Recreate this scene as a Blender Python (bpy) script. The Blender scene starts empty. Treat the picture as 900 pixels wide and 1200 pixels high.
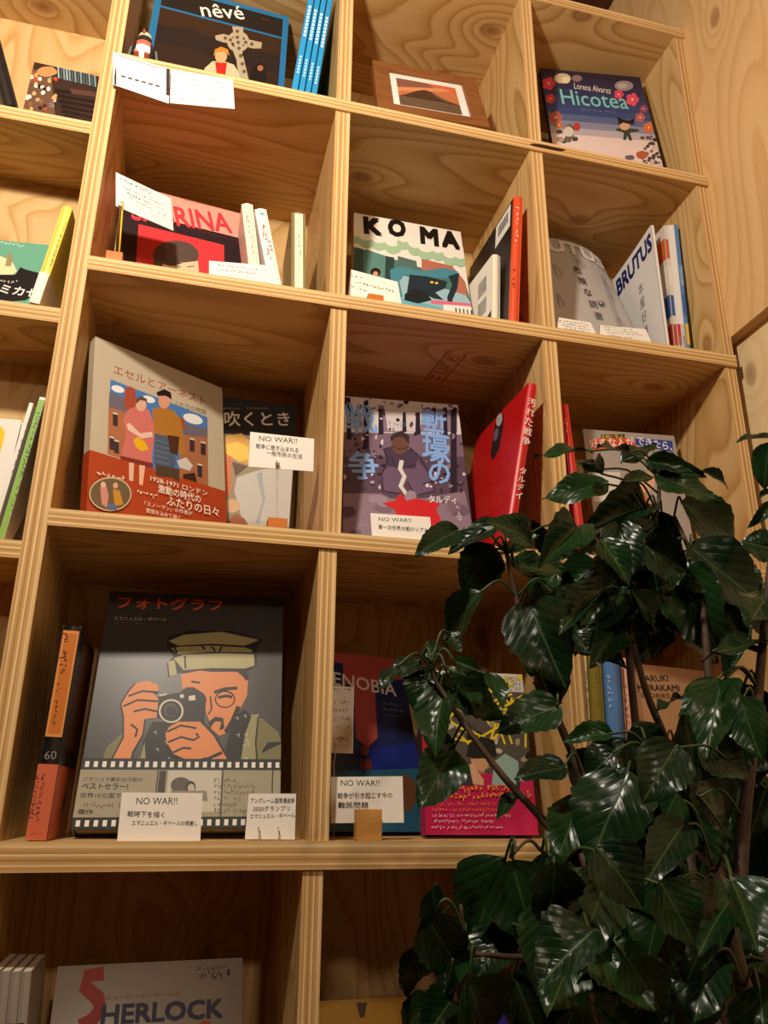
import bpy, bmesh, math, random
from mathutils import Vector, Matrix, geometry
random.seed(7)
SC = bpy.context.scene
COL = SC.collection
V = Vector

# ------------------------------------------------------------------ camera, world, lamps, exposure
Z0 = 1.2                                    # height of the big middle shelf above the floor
FPX = 953.11
CAM = V((-0.1488, -0.8873, Z0 + 0.0405))
CR = V((0.96918073, -0.24625186, 0.00698044))
CU = V((-0.09037058, -0.32902861, 0.93998582))
CF = V((0.22917649, 0.91164697, 0.34114211))
cd = bpy.data.cameras.new('camera')
cam = bpy.data.objects.new('camera', cd)
COL.objects.link(cam)
cd.sensor_fit = 'VERTICAL'
cd.sensor_height = 36.0
cd.lens = 36.0 * FPX / 1200.0
cd.clip_start = 0.02
mw = Matrix((CR, CU, -CF)).transposed().to_4x4()
mw.translation = CAM
cam.matrix_world = mw
SC.camera = cam

world = bpy.data.worlds.new('world')
SC.world = world
world.use_nodes = True
world.node_tree.nodes['Background'].inputs[0].default_value = (1.0, 0.62, 0.34, 1)
world.node_tree.nodes['Background'].inputs[1].default_value = 0.012

def lamp(name, loc, power, col, radius):
    l = bpy.data.lights.new(name, 'POINT')
    l.energy = power
    l.color = col
    l.shadow_soft_size = radius
    o = bpy.data.objects.new(name, l)
    COL.objects.link(o)
    o.location = loc
    return o
WARM = (1.0, 0.88, 0.72)
lamp('pendant_bulb_near', (-0.31, -0.66, Z0 + 0.98), 34, WARM, 0.03)
lamp('pendant_bulb_far', (0.10, -2.5, Z0 + 1.19), 36, (1.0, 0.82, 0.62), 0.06)

SC.view_settings.view_transform = 'Standard'
SC.view_settings.look = 'None'
SC.view_settings.gamma = 1.0
SC.view_settings.use_curve_mapping = False
SC.view_settings.exposure = 0.0

# ------------------------------------------------------------------ helpers
def lin(c):
    return tuple((x / 12.92 if x <= 0.04045 else ((x + 0.055) / 1.055) ** 2.4) for x in c)
def hexc(h):
    h = h.lstrip('#')
    return lin(tuple(int(h[i:i + 2], 16) / 255 for i in (0, 2, 4)))
def ray(px, py):
    return (CF * FPX + CR * (px - 450) - CU * (py - 600))
def at(px, py, Y):
    d = ray(px, py)
    return CAM + d * ((Y - CAM.y) / d.y)

def link(o, parent=None):
    COL.objects.link(o)
    if parent is not None:
        o.parent = parent
    return o
def tag(o, label=None, cat=None, group=None, kind=None):
    if label: o['label'] = label
    if cat: o['category'] = cat
    if group: o['group'] = group
    if kind: o['kind'] = kind
    return o
def empty(name, m=None):
    o = bpy.data.objects.new(name, None)
    o.empty_display_size = 0.02
    COL.objects.link(o)
    if m is not None:
        o.matrix_world = m
    return o
def mesh_obj(name, verts, faces, mats, parent=None, midx=None, smooth=False):
    me = bpy.data.meshes.new(name)
    me.from_pydata([tuple(v) for v in verts], [], faces)
    for m in (mats if isinstance(mats, (list, tuple)) else [mats]):
        me.materials.append(m)
    if midx:
        me.polygons.foreach_set('material_index', midx)
    if smooth:
        me.polygons.foreach_set('use_smooth', [True] * len(me.polygons))
    me.update()
    return link(bpy.data.objects.new(name, me), parent)
BOXF = [(0, 3, 2, 1), (4, 5, 6, 7), (0, 1, 5, 4), (1, 2, 6, 5), (2, 3, 7, 6), (3, 0, 4, 7)]   # -z +z -y +x +y -x
def boxv(a, b):
    (x0, y0, z0), (x1, y1, z1) = a, b
    return [(x0, y0, z0), (x1, y0, z0), (x1, y1, z0), (x0, y1, z0), (x0, y0, z1), (x1, y0, z1), (x1, y1, z1), (x0, y1, z1)]
def bm_obj(name, bm, mats, parent=None, smooth=False):
    me = bpy.data.meshes.new(name)
    bm.to_mesh(me); bm.free()
    for m in (mats if isinstance(mats, (list, tuple)) else [mats]):
        me.materials.append(m)
    if smooth:
        me.polygons.foreach_set('use_smooth', [True] * len(me.polygons))
    return link(bpy.data.objects.new(name, me), parent)
def boxes_obj(name, boxes, mats, parent=None, bev=0.0):
    """one mesh of a few boxes belonging to one part"""
    bm = bmesh.new()
    for a, b in boxes:
        vs = [bm.verts.new(v) for v in boxv(a, b)]
        for f in BOXF:
            bm.faces.new([vs[i] for i in f])
    if bev:
        bmesh.ops.bevel(bm, geom=bm.edges[:], offset=bev, segments=2, affect='EDGES', profile=0.5)
    return bm_obj(name, bm, mats, parent)
def tube_mesh(bm, pts, radii, n=6, cap=True):
    pts = [V(p) for p in pts]
    rings = []
    for i, p in enumerate(pts):
        d = (pts[min(i + 1, len(pts) - 1)] - pts[max(i - 1, 0)]).normalized()
        a = d.cross(V((0.13, 0.97, 0.2)))
        if a.length < 1e-3: a = d.cross(V((1, 0, 0)))
        a.normalize(); b = d.cross(a)
        r = radii[i] if isinstance(radii, (list, tuple)) else radii
        rings.append([bm.verts.new(p + a * (r * math.cos(2 * math.pi * k / n)) + b * (r * math.sin(2 * math.pi * k / n))) for k in range(n)])
    for i in range(len(rings) - 1):
        for k in range(n):
            bm.faces.new([rings[i][k], rings[i][(k + 1) % n], rings[i + 1][(k + 1) % n], rings[i + 1][k]])
    if cap:
        bm.faces.new(rings[0][::-1]); bm.faces.new(rings[-1])
def tube_obj(name, pts, radii, mat, parent=None, n=6):
    bm = bmesh.new()
    tube_mesh(bm, pts, radii, n)
    bmesh.ops.recalc_face_normals(bm, faces=bm.faces[:])
    return bm_obj(name, bm, mat, parent, smooth=True)
def spline(pts, k=6):
    pts = [V(p) for p in pts]
    if len(pts) < 3: return pts
    out = []
    P = [pts[0] * 2 - pts[1]] + pts + [pts[-1] * 2 - pts[-2]]
    for i in range(1, len(P) - 2):
        for j in range(k):
            t = j / k
            a, b, c, d = P[i - 1], P[i], P[i + 1], P[i + 2]
            out.append(0.5 * ((2 * b) + (c - a) * t + (2 * a - 5 * b + 4 * c - d) * t * t + (3 * b - a - 3 * c + d) * t ** 3))
    return out + [pts[-1]]

# ------------------------------------------------------------------ materials
class NT:
    def __init__(s, name):
        s.m = bpy.data.materials.new(name); s.m.use_nodes = True
        s.t = s.m.node_tree; s.n = s.t.nodes; s.b = s.n['Principled BSDF']
    def node(s, typ, **kw):
        n = s.n.new(typ)
        for k, v in kw.items():
            if k[0] == '_': n.inputs[k[1:].replace('_', ' ')].default_value = v
            else: setattr(n, k, v)
        return n
    def link(s, a, b): s.t.links.new(a, b)
    def math(s, op, a, b=None, c=None):
        n = s.n.new('ShaderNodeMath'); n.operation = op
        for i, v in enumerate((a, b, c)):
            if v is None: continue
            if isinstance(v, (int, float)): n.inputs[i].default_value = v
            else: s.link(v, n.inputs[i])
        return n.outputs[0]
    def mix(s, f, a, b):
        n = s.n.new('ShaderNodeMix'); n.data_type = 'RGBA'
        for i, v in ((0, f), (6, a), (7, b)):
            if isinstance(v, (int, float)): n.inputs[i].default_value = v
            elif isinstance(v, tuple): n.inputs[i].default_value = (*v[:3], 1)
            else: s.link(v, n.inputs[i])
        return n.outputs[2]
    def ramp(s, f, stops):
        n = s.n.new('ShaderNodeValToRGB')
        e = n.color_ramp.elements
        while len(e) < len(stops): e.new(0.5)
        for i, (p, c) in enumerate(stops):
            e[i].position = p; e[i].color = (*c[:3], 1)
        s.link(f, n.inputs[0])
        return n.outputs[0]
    def coords(s, scale, rand=True):
        tc = s.n.new('ShaderNodeTexCoord'); mp = s.n.new('ShaderNodeMapping')
        s.link(tc.outputs['Object'], mp.inputs[0])
        mp.inputs['Scale'].default_value = scale
        if rand:
            oi = s.n.new('ShaderNodeObjectInfo')
            cb = s.n.new('ShaderNodeCombineXYZ')
            s.link(s.math('MULTIPLY', oi.outputs['Random'], 37.0), cb.inputs[0])
            s.link(s.math('MULTIPLY', oi.outputs['Random'], 91.0), cb.inputs[1])
            s.link(s.math('MULTIPLY', oi.outputs['Random'], 53.0), cb.inputs[2])
            s.link(cb.outputs[0], mp.inputs['Location'])
        return mp.outputs[0]
    def bump(s, h, strength, dist=0.001):
        b = s.node('ShaderNodeBump', _Strength=strength, _Distance=dist)
        s.link(h, b.inputs['Height']); s.link(b.outputs[0], s.b.inputs['Normal'])

def flat(name, col, rough=0.5, metal=0.0, spec=0.5):
    m = NT(name)
    m.b.inputs['Base Color'].default_value = (*col[:3], 1)
    m.b.inputs['Roughness'].default_value = rough
    m.b.inputs['Metallic'].default_value = metal
    m.b.inputs['Specular IOR Level'].default_value = spec
    return m.m

W_LIGHT, W_MID, W_DARK = hexc('d8b37c'), hexc('c3995c'), hexc('8a6030')
def plywood(name, grain, light=W_LIGHT, mid=W_MID, dark=W_DARK, contrast=1.0, normal=None):
    """rotary-cut softwood veneer, grain along axis 0/1/2 of the object"""
    m = NT(name)
    along, across = 3.2, 16.0
    sc = [across] * 3; sc[grain] = along
    co = m.coords(tuple(sc))
    nb = m.node('ShaderNodeTexNoise', _Scale=0.42, _Detail=1.2, _Roughness=0.4, _Distortion=0.35); m.link(co, nb.inputs['Vector'])
    sx = m.node('ShaderNodeSeparateXYZ'); m.link(co, sx.inputs[0])
    oth = [i for i in range(3) if i != grain]
    drift = m.math('ADD', sx.outputs[oth[0]], sx.outputs[oth[1]])
    ph = m.math('MULTIPLY_ADD', nb.outputs['Fac'], 20.0, m.math('MULTIPLY', drift, 0.22))
    if normal is None: normal = 1 if grain != 1 else 2
    tcs = m.n.new('ShaderNodeSeparateXYZ'); m.link(m.coords((1, 1, 1)), tcs.inputs[0])
    ac = [i for i in range(3) if i not in (grain, normal)][0]
    kv = m.n.new('ShaderNodeCombineXYZ')
    m.link(m.math('MULTIPLY', tcs.outputs[grain], 2.6), kv.inputs[0]); m.link(m.math('MULTIPLY', tcs.outputs[ac], 4.2), kv.inputs[1])
    vo = m.node('ShaderNodeTexVoronoi', voronoi_dimensions='2D', _Scale=1.0, _Randomness=1.0); m.link(kv.outputs[0], vo.inputs['Vector'])
    kd = vo.outputs['Distance']
    near = m.math('MAXIMUM', 0.0, m.math('SUBTRACT', 1.0, m.math('MULTIPLY', kd, 3.4)))
    ph = m.math('MULTIPLY_ADD', m.math('MULTIPLY', near, near), 3.2, ph)          # rings swell round the knots
    saw = m.math('FRACT', ph)                                  # late wood: slow rise, sharp end
    n1 = m.node('ShaderNodeTexNoise', _Scale=0.35, _Detail=2.0); m.link(co, n1.inputs['Vector'])
    sc2 = [160.0] * 3; sc2[grain] = 5.0
    co2 = m.coords(tuple(sc2))
    n2 = m.node('ShaderNodeTexNoise', _Scale=1.0, _Detail=2.0); m.link(co2, n2.inputs['Vector'])
    rings = m.math('MULTIPLY', m.math('POWER', saw, 2.6), m.math('MINIMUM', 1.0, m.math('MULTIPLY', m.math('SUBTRACT', 1.0, saw), 9.0)))
    f = m.math('MULTIPLY_ADD', rings, 0.72 * contrast, m.math('MULTIPLY', m.math('SUBTRACT', n1.outputs['Fac'], 0.4), 0.5 * contrast))
    f = m.math('MULTIPLY_ADD', m.math('SUBTRACT', n2.outputs['Fac'], 0.5), 0.22, f)
    col = m.ramp(f, [(0.0, light), (0.42, mid), (1.0, dark)])
    # knots
    k = m.ramp(kd, [(0.0, (1, 1, 1)), (0.040, (0.7, 0.7, 0.7)), (0.058, (0, 0, 0))])
    col = m.mix(m.math('MULTIPLY', k, 0.6), col, hexc('7a4218'))
    m.link(col, m.b.inputs['Base Color'])
    m.b.inputs['Roughness'].default_value = 0.5
    m.b.inputs['Specular IOR Level'].default_value = 0.25
    m.bump(m.math('MULTIPLY_ADD', rings, 0.4, n2.outputs['Fac']), 0.12)
    return m.m

def plyedge(name, axis, thick, grain):
    """cut edge of plywood: plies stacked along axis (object coordinate 0..thick)"""
    m = NT(name)
    tc = m.node('ShaderNodeTexCoord'); sp = m.node('ShaderNodeSeparateXYZ')
    m.link(tc.outputs['Object'], sp.inputs[0])
    sc = [30.0] * 3; sc[grain] = 1.4
    wob = m.node('ShaderNodeTexNoise', _Scale=1.0, _Detail=1.0); m.link(m.coords(tuple(sc)), wob.inputs['Vector'])
    t = m.math('MULTIPLY_ADD', m.math('SUBTRACT', wob.outputs['Fac'], 0.5), 0.16, m.math('MULTIPLY', sp.outputs[axis], 1.0 / thick))
    A, B, C = hexc('d6ae74'), hexc('be925a'), hexc('f0d4a0')
    G = hexc('8f6434')
    st = [(0.0, A), (0.17, B), (0.19, C), (0.235, C), (0.25, A), (0.38, B), (0.395, G), (0.41, B), (0.52, A), (0.54, C), (0.60, C), (0.61, G), (0.625, B), (0.80, A), (0.82, C), (1.0, A)]
    col = m.ramp(t, st)
    sc3 = [260.0] * 3; sc3[grain] = 9.0
    n2 = m.node('ShaderNodeTexNoise', _Scale=1.0, _Detail=2.0); m.link(m.coords(tuple(sc3)), n2.inputs['Vector'])
    col = m.mix(m.math('MULTIPLY', m.math('SUBTRACT', n2.outputs['Fac'], 0.35), 0.7), col, hexc('9a6c3a'))
    # dark gaps in the core
    sc4 = [60.0] * 3; sc4[grain] = 16.0
    n3 = m.node('ShaderNodeTexNoise', _Scale=1.0, _Detail=0.0); m.link(m.coords(tuple(sc4)), n3.inputs['Vector'])
    gap = m.ramp(n3.outputs['Fac'], [(0.0, (0, 0, 0)), (0.80, (0, 0, 0)), (0.82, (1, 1, 1))])
    core = m.ramp(t, [(0.3, (0, 0, 0)), (0.33, (1, 1, 1)), (0.68, (1, 1, 1)), (0.7, (0, 0, 0))])
    col = m.mix(m.math('MULTIPLY', gap, core), col, hexc('3a2210'))
    m.link(col, m.b.inputs['Base Color'])
    m.b.inputs['Roughness'].default_value = 0.65
    m.b.inputs['Specular IOR Level'].default_value = 0.2
    return m.m

TH = 0.0193
M_PX = plywood('plywood_grain_across', 0, normal=2)
M_PZ = plywood('plywood_grain_upright', 2, normal=0)
M_PB = plywood('plywood_back_panel', 2, contrast=0.8, normal=1)
M_PW = plywood('plywood_wall_sheet', 2, light=hexc('e6bd86'), mid=hexc('d9aa70'), dark=hexc('b98650'), contrast=0.7, normal=0)
M_NICHE = plywood('plywood_niche_sheet', 2, light=hexc('ecd2a4'), mid=hexc('e2c08a'), dark=hexc('c89c62'), contrast=0.5, normal=0)
M_EH = plyedge('plywood_edge_level', 2, TH, 0)
M_EV = plyedge('plywood_edge_upright', 0, 0.021, 2)
M_EY = plyedge('plywood_edge_wall', 0, 0.0193, 2)
M_EYT = plyedge('plywood_edge_wall_top', 0, 0.0193, 1)

def printmat(name, rough, spec):
    m = NT(name)
    a = m.node('ShaderNodeAttribute', attribute_name='Col')
    m.link(a.outputs['Color'], m.b.inputs['Base Color'])
    m.b.inputs['Roughness'].default_value = rough
    m.b.inputs['Specular IOR Level'].default_value = spec
    return m.m
M_PRINT = printmat('printed_ink', 0.42, 0.35)
M_PAGES = NT('page_edges')
_n = M_PAGES.node('ShaderNodeTexNoise', _Scale=1.0, _Detail=1.0)
M_PAGES.link(M_PAGES.coords((900, 900, 30)), _n.inputs['Vector'])
M_PAGES.link(M_PAGES.ramp(_n.outputs['Fac'], [(0.3, hexc('cfc0a2')), (0.7, hexc('efe6d2'))]), M_PAGES.b.inputs['Base Color'])
M_PAGES.b.inputs['Roughness'].default_value = 0.8
M_PAGES = M_PAGES.m
_covers = {}
def covermat(h, rough=0.38):
    if (h, rough) not in _covers:
        _covers[(h, rough)] = flat('cover_' + h, hexc(h), rough, 0, 0.4)
    return _covers[(h, rough)]
M_PAPER = flat('white_card_paper', hexc('f1ece4'), 0.7, 0, 0.2)
M_STEEL = flat('bright_steel_wire', (0.75, 0.73, 0.7), 0.25, 1.0)
M_BLOCK = plywood('stained_wood_block', 0, hexc('c8742c'), hexc('b8621f'), hexc('8a4512'), 0.6)
M_BLOCKP = plywood('pale_wood_block', 0, hexc('d09a55'), hexc('c48a45'), hexc('a06a30'), 0.6)

# ------------------------------------------------------------------ lettering and flat print
_tcache = {}
def text_tris(s, off=0.0):
    k = (s, off)
    if k not in _tcache:
        c = bpy.data.curves.new('t', 'FONT')
        c.body = s; c.resolution_u = 2; c.offset = off
        o = bpy.data.objects.new('t', c)
        COL.objects.link(o)
        dg = bpy.context.evaluated_depsgraph_get()
        me = bpy.data.meshes.new_from_object(o.evaluated_get(dg))
        me.calc_loop_triangles()
        vs = [(v.co.x, v.co.y) for v in me.vertices]
        ts = [tuple(t.vertices) for t in me.loop_triangles]
        bpy.data.objects.remove(o); bpy.data.curves.remove(c); bpy.data.meshes.remove(me)
        if vs:
            x0 = min(v[0] for v in vs); x1 = max(v[0] for v in vs)
            y0 = min(v[1] for v in vs); y1 = max(v[1] for v in vs)
        else: x0 = y0 = 0; x1 = y1 = 1
        _tcache[k] = (vs, ts, x0, x1, y0, y1)
    return _tcache[k]

def clip_poly(p, W, H):
    def cut(p, f, lim, sign):
        o = []
        for i in range(len(p)):
            a, b = p[i], p[(i + 1) % len(p)]
            da, db = sign * (a[f] - lim), sign * (b[f] - lim)
            if da >= 0: o.append(a)
            if (da >= 0) != (db >= 0):
                t = da / (da - db); o.append((a[0] + (b[0] - a[0]) * t, a[1] + (b[1] - a[1]) * t))
        return o
    for f, lim, s in ((0, 0, 1), (0, W, -1), (1, 0, 1), (1, H, -1)):
        if len(p) < 3: return p
        p = cut(p, f, lim, s)
    return p

class Print:
    """flat ink lying on one face of a thing; u runs to the right, v up, in metres on that face"""
    def __init__(s, o, R, W, H, face='F', D=0.0):
        s.W, s.H = W, H
        if face == 'F': s.org, s.u, s.v, s.n = V((0, 0, 0)), V((1, 0, 0)), V((0, 0, 1)), V((0, -1, 0))
        elif face == 'L': s.org, s.u, s.v, s.n = V((0, W, 0)), V((0, -1, 0)), V((0, 0, 1)), V((-1, 0, 0))
        elif face == 'R': s.org, s.u, s.v, s.n = V((D, 0, 0)), V((0, 1, 0)), V((0, 0, 1)), V((1, 0, 0))
        s.o, s.R = V(o), R
        s.verts, s.faces, s.cols = [], [], []
        s.z = 0.0001
        s.boxes = []
    def uv(s, p):
        d = ray(*p)
        nw = s.R @ s.n; ow = s.o + s.R @ s.org
        P = CAM + d * ((ow - CAM).dot(nw) / d.dot(nw))
        L = P - ow
        return (L.dot(s.R @ s.u), L.dot(s.R @ s.v))
    def add(s, pts, tris, col):
        if not pts: return
        b = len(s.verts)
        bb = (min(q[0] for q in pts), max(q[0] for q in pts), min(q[1] for q in pts), max(q[1] for q in pts))
        lv = 1 + max([l for (c0, c1, d0, d1, l) in s.boxes if c0 < bb[1] and c1 > bb[0] and d0 < bb[3] and d1 > bb[2]], default=0)
        s.boxes.append((*bb, lv))
        h = s.z + 0.00004 * lv                       # ink over ink, only where shapes overlap
        for a, c in pts:
            s.verts.append(s.org + s.u * a + s.v * c + s.n * h)
        for t in tris:
            s.faces.append(tuple(b + i for i in t)); s.cols.append(col)
    def lay(s): pass
    def polyuv(s, col, uv, clip=True):
        if clip: uv = clip_poly(list(uv), s.W, s.H)
        if len(uv) < 3: return
        s.lay()
        tr = geometry.tessellate_polygon([[V((a, b, 0)) for a, b in uv]])
        s.add(uv, tr, hexc(col))
    def poly(s, col, pts): s.polyuv(col, [s.uv(p) for p in pts])
    def fp(s, col, pts): s.polyuv(col, [(a * s.W, b * s.H) for a, b in pts])
    def rect(s, col, a, b, c, d): s.fp(col, [(a, b), (c, b), (c, d), (a, d)])
    def ell(s, col, cx, cy, rx, ry, n=20, rot=0):
        c, d = math.cos(rot), math.sin(rot)
        s.poly(col, [(cx + rx * math.cos(t) * c - ry * math.sin(t) * d, cy + rx * math.cos(t) * d + ry * math.sin(t) * c) for t in [2 * math.pi * i / n for i in range(n)]])
    def line(s, col, pts, w):
        """a brush line through pixel points, w in metres"""
        q = [V(s.uv(p)) for p in pts]
        L, Rr = [], []
        for i, p in enumerate(q):
            d = (q[min(i + 1, len(q) - 1)] - q[max(i - 1, 0)]).normalized()
            nn = V((-d.y, d.x)) * (w / 2)
            L.append(p + nn); Rr.append(p - nn)
        n0 = len(s.boxes)
        for i in range(len(q) - 1):
            uv = clip_poly([tuple(L[i]), tuple(L[i + 1]), tuple(Rr[i + 1]), tuple(Rr[i])], s.W, s.H)
            if len(uv) >= 3: s.add(uv, geometry.tessellate_polygon([[V((a, b, 0)) for a, b in uv]]), hexc(col))
    def textuv(s, col, a, b, txt, h=None, off=0.0):
        """baseline from a to b (metres on the face); h = height of the letters"""
        vs, ts, x0, x1, y0, y1 = text_tris(txt)
        a, b = V(a), V(b)
        r = (b - a); L = r.length; r.normalize(); up = V((-r.y, r.x))
        sx = L / (x1 - x0); sy = (h / max(y1, 0.1)) if h else sx
        k = max(off, 0) * 0.55                                   # heavier weight: the same letters set over each other
        for dx, dy in ([(0, 0)] if off <= 0 else [(-k, -k), (k, -k), (-k, k), (k, k), (0, 0)]):
            s.add([tuple(a + r * ((x - x0 + dx) * sx) + up * ((y + dy) * sy)) for x, y in vs], ts, hexc(col))
    def text(s, col, pa, pb, txt, h=None, off=0.0):
        a, b = s.uv(pa), s.uv(pb)
        if h:
            c = s.uv((pa[0], pa[1] - h)); h = abs(c[1] - a[1])
        s.textuv(col, a, b, txt, h, off)
    def vtext(s, col, ptop, pbot, txt, wide=1.0, off=0.0):
        a, b = V(s.uv(ptop)), V(s.uv(pbot))
        d = b - a; n = len(txt); st = d.length / n; d.normalize()
        up = -d; r = V((up.y, -up.x))
        for i, ch in enumerate(txt):
            vs, ts, x0, x1, y0, y1 = text_tris(ch)
            k = st * 0.9 / max(x1 - x0, y1 - y0)
            c = a + d * (st * (i + 0.5))
            s.add([tuple(c + r * ((x - (x0 + x1) / 2) * k * wide) + up * ((y - (y0 + y1) / 2) * k)) for x, y in vs], ts, hexc(col))
    def scribble(s, col, pa, pb, h, n, w=None):
        """writing too small to read: n little clusters of strokes along pa..pb, h tall (metres)"""
        rnd = random.Random(int(pa[0] * 7 + pa[1] * 3 + n))
        a, b = V(s.uv(pa)), V(s.uv(pb))
        r = b - a; L = r.length; r.normalize(); up = V((-r.y, r.x))
        n = max(2, int(n * 1.25)); c = L / n; w = h * .26
        h *= 1.25
        for i in range(n):
            if rnd.random() < .07: continue
            for k in range(rnd.choice((2, 3, 3, 4))):
                o = a + r * (c * (i + .12 + .5 * rnd.random())) + up * (h * (rnd.random() - .5) * .8)
                if rnd.random() < .55: d = r * (c * (.3 + .3 * rnd.random())) + up * (h * .1 * (rnd.random() - .5))
                else: d = up * (h * (.35 + .4 * rnd.random()) * rnd.choice((-1, 1))) + r * (c * .15 * (rnd.random() - .5))
                q = o + d; dd = d.normalized(); nn = V((-dd.y, dd.x)) * (w / 2)
                uv = clip_poly([tuple(o + nn), tuple(q + nn), tuple(q - nn), tuple(o - nn)], s.W, s.H)
                if len(uv) >= 3: s.add(uv, [(0, j, j + 1) for j in range(1, len(uv) - 1)], hexc(col))
    def build(s, name, parent, mat=None):
        if not s.faces: return None
        me = bpy.data.meshes.new(name)
        me.from_pydata([tuple(v) for v in s.verts], [], s.faces)
        at_ = me.color_attributes.new('Col', 'FLOAT_COLOR', 'CORNER')
        buf = []
        for p, c in zip(me.polygons, s.cols):
            buf += [*c, 1.0] * p.loop_total
        at_.data.foreach_set('color', buf)
        # face outwards
        bm = bmesh.new(); bm.from_mesh(me)
        fl = [f for f in bm.faces if f.normal.dot(s.n) < 0]
        bmesh.ops.reverse_faces(bm, faces=fl)
        bm.to_mesh(me); bm.free()
        me.materials.append(mat or M_PRINT)
        want = {'cover_print': 'cover', 'spine_print': 'cover', 'band_print': 'paper_band', 'handwriting': 'paper'}.get(name)
        host = [c for c in parent.children if want and c.name.split('.')[0] == want] if parent else []
        return link(bpy.data.objects.new(name, me), host[0] if host else parent)

# ------------------------------------------------------------------ the room
XPL, XPR = -0.3198, -0.2972
D1 = [-0.0008, -0.0011, 0.0015, -0.0027, -0.0075]      # the short dividers were not set quite in line
X2L, X2R, X3L, X3R = 0.2971, 0.3179, 0.5838, 0.6027
SZ = {'1': 0.9941, '2': 0.6661, '3': 0.3402, '4': 0.0075, '5': -0.338, 'l1': 0.8719, 'l2': 0.5896, 'l3': 0.3026}
DEP = 0.252
LDEP = 0.112
TOPZ = 1.313
CEIL = 1.616

def slab(name, a, b, mats, parent=None, edge=None):
    """box with its own origin at the low corner; edge = {face index: material slot}"""
    sz = [b[i] - a[i] for i in range(3)]
    o = mesh_obj(name, boxv((0, 0, 0), sz), BOXF, mats, parent, midx=[(edge or {}).get(i, 0) for i in range(6)])
    o.location = a
    return o
def struct(o):
    o['kind'] = 'structure'
    return o
M_FLOOR = plywood('floor_board_wood', 0, hexc('9a6a3c'), hexc('855628'), hexc('5e3a18'), 0.8)
M_CEIL = NT('dark_brown_ceiling')  # ceiling coloured in two streaky dark browns
_n = M_CEIL.node('ShaderNodeTexNoise', _Scale=6.0, _Detail=3.0)
M_CEIL.link(M_CEIL.coords((1, 8, 1), False), _n.inputs['Vector'])
M_CEIL.link(M_CEIL.ramp(_n.outputs['Fac'], [(0.3, hexc('3a1a0c')), (0.7, hexc('5a2c16'))]), M_CEIL.b.inputs['Base Color'])
M_CEIL.b.inputs['Roughness'].default_value = 0.6
M_CEIL = M_CEIL.m
M_WALL = flat('painted_back_wall', hexc('8a6a48'), 0.8)
struct(slab('floor', (-3.2, -3.6, -0.05), (1.0, 0.5, 0.0), M_FLOOR))
struct(slab('ceiling', (-3.2, -3.6, Z0 + CEIL), (1.0, 0.5, Z0 + CEIL + 0.05), M_CEIL))
struct(slab('wall_back', (-3.2, 0.30, 0.0), (X3R + 0.0005, 0.40, Z0 + CEIL), M_WALL))
# right wall: a plywood sheet with a large opening, and a paler sheet behind the opening
WX = X3R + 0.0006
NT_Z = Z0 + 0.700
wall = struct(slab('wall_right', (WX, -3.4, NT_Z), (WX + TH, 0.30, Z0 + CEIL), [M_PW, M_EYT], edge={0: 1}))
slab('sheet_strip', (WX, -0.0015, 0.0), (WX + TH, 0.30, NT_Z), [M_PW, M_EY], edge={2: 1}).parent = wall
for ch in wall.children: ch.matrix_parent_inverse = wall.matrix_world.inverted(); 
niche = struct(slab('wall_niche', (WX + TH, -3.4, 0.0), (WX + TH + 0.05, 0.30, Z0 + CEIL), M_NICHE))

# ------------------------------------------------------------------ the bookcase
case = empty('bookcase', Matrix.Translation((0, 0, 0)))
tag(case, 'tall built-in open bookcase of raw pine plywood with square cells against the wall', 'bookcase')
FR = {2: 1}
slab('post', (XPL, 0, 0.0), (XPR, DEP, Z0 + TOPZ - TH), [M_PZ, plyedge('plywood_edge_post', 0, XPR - XPL, 2)], case, FR)
slab('side_panel', (X3L, 0.0005, 0.0), (X3R, DEP, Z0 + TOPZ - TH), [M_PZ, M_EV], case, FR)
levels = [('1', TH), ('2', TH), ('3', TH), ('4', 0.0268), ('5', TH)]
M_E4 = plyedge('plywood_edge_thick_board', 2, 0.0268, 0)
SETB = 0.004
for k, t in levels:
    z = Z0 + SZ[k]
    slab('shelf_board', (XPR, -SETB, z - t), (X3R, DEP, z), [M_PX, M_E4 if k == '4' else M_EH], case, FR)
slab('shelf_board', (XPR, -SETB, 0.06), (X3R, DEP, 0.06 + TH), [M_PX, M_EH], case, FR)
slab('shelf_board', (XPR, -SETB, Z0 - 0.70), (X3R, DEP, Z0 - 0.70 + TH), [M_PX, M_EH], case, FR)
slab('top_board', (-1.0, -SETB, Z0 + TOPZ - TH), (X3R, DEP, Z0 + TOPZ), [M_PX, M_EH], case, FR)
rows = [(SZ['1'], TOPZ - TH), (SZ['2'], SZ['1'] - TH), (SZ['3'], SZ['2'] - TH), (SZ['4'], SZ['3'] - TH), (SZ['5'], SZ['4'] - 0.0268),
        (-0.70 + TH, SZ['5'] - TH), (0.06 + TH - Z0, -0.70)]
for i, (a, b) in enumerate(rows):
    d = D1[min(i, 4)]
    slab('divider', (d, 0, Z0 + a), (d + 0.021, DEP, Z0 + b), [M_PZ, M_EV], case, FR)
    slab('divider', (X2L, 0, Z0 + a), (X2R, DEP, Z0 + b), [M_PZ, M_EV], case, FR)
for a, b in ((XPR, 0.01), (0.01, 0.307), (0.307, X3L)):
    slab('back_panel', (a, DEP, 0.0), (b, DEP + 0.012, Z0 + TOPZ), [M_PB], case)
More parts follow.
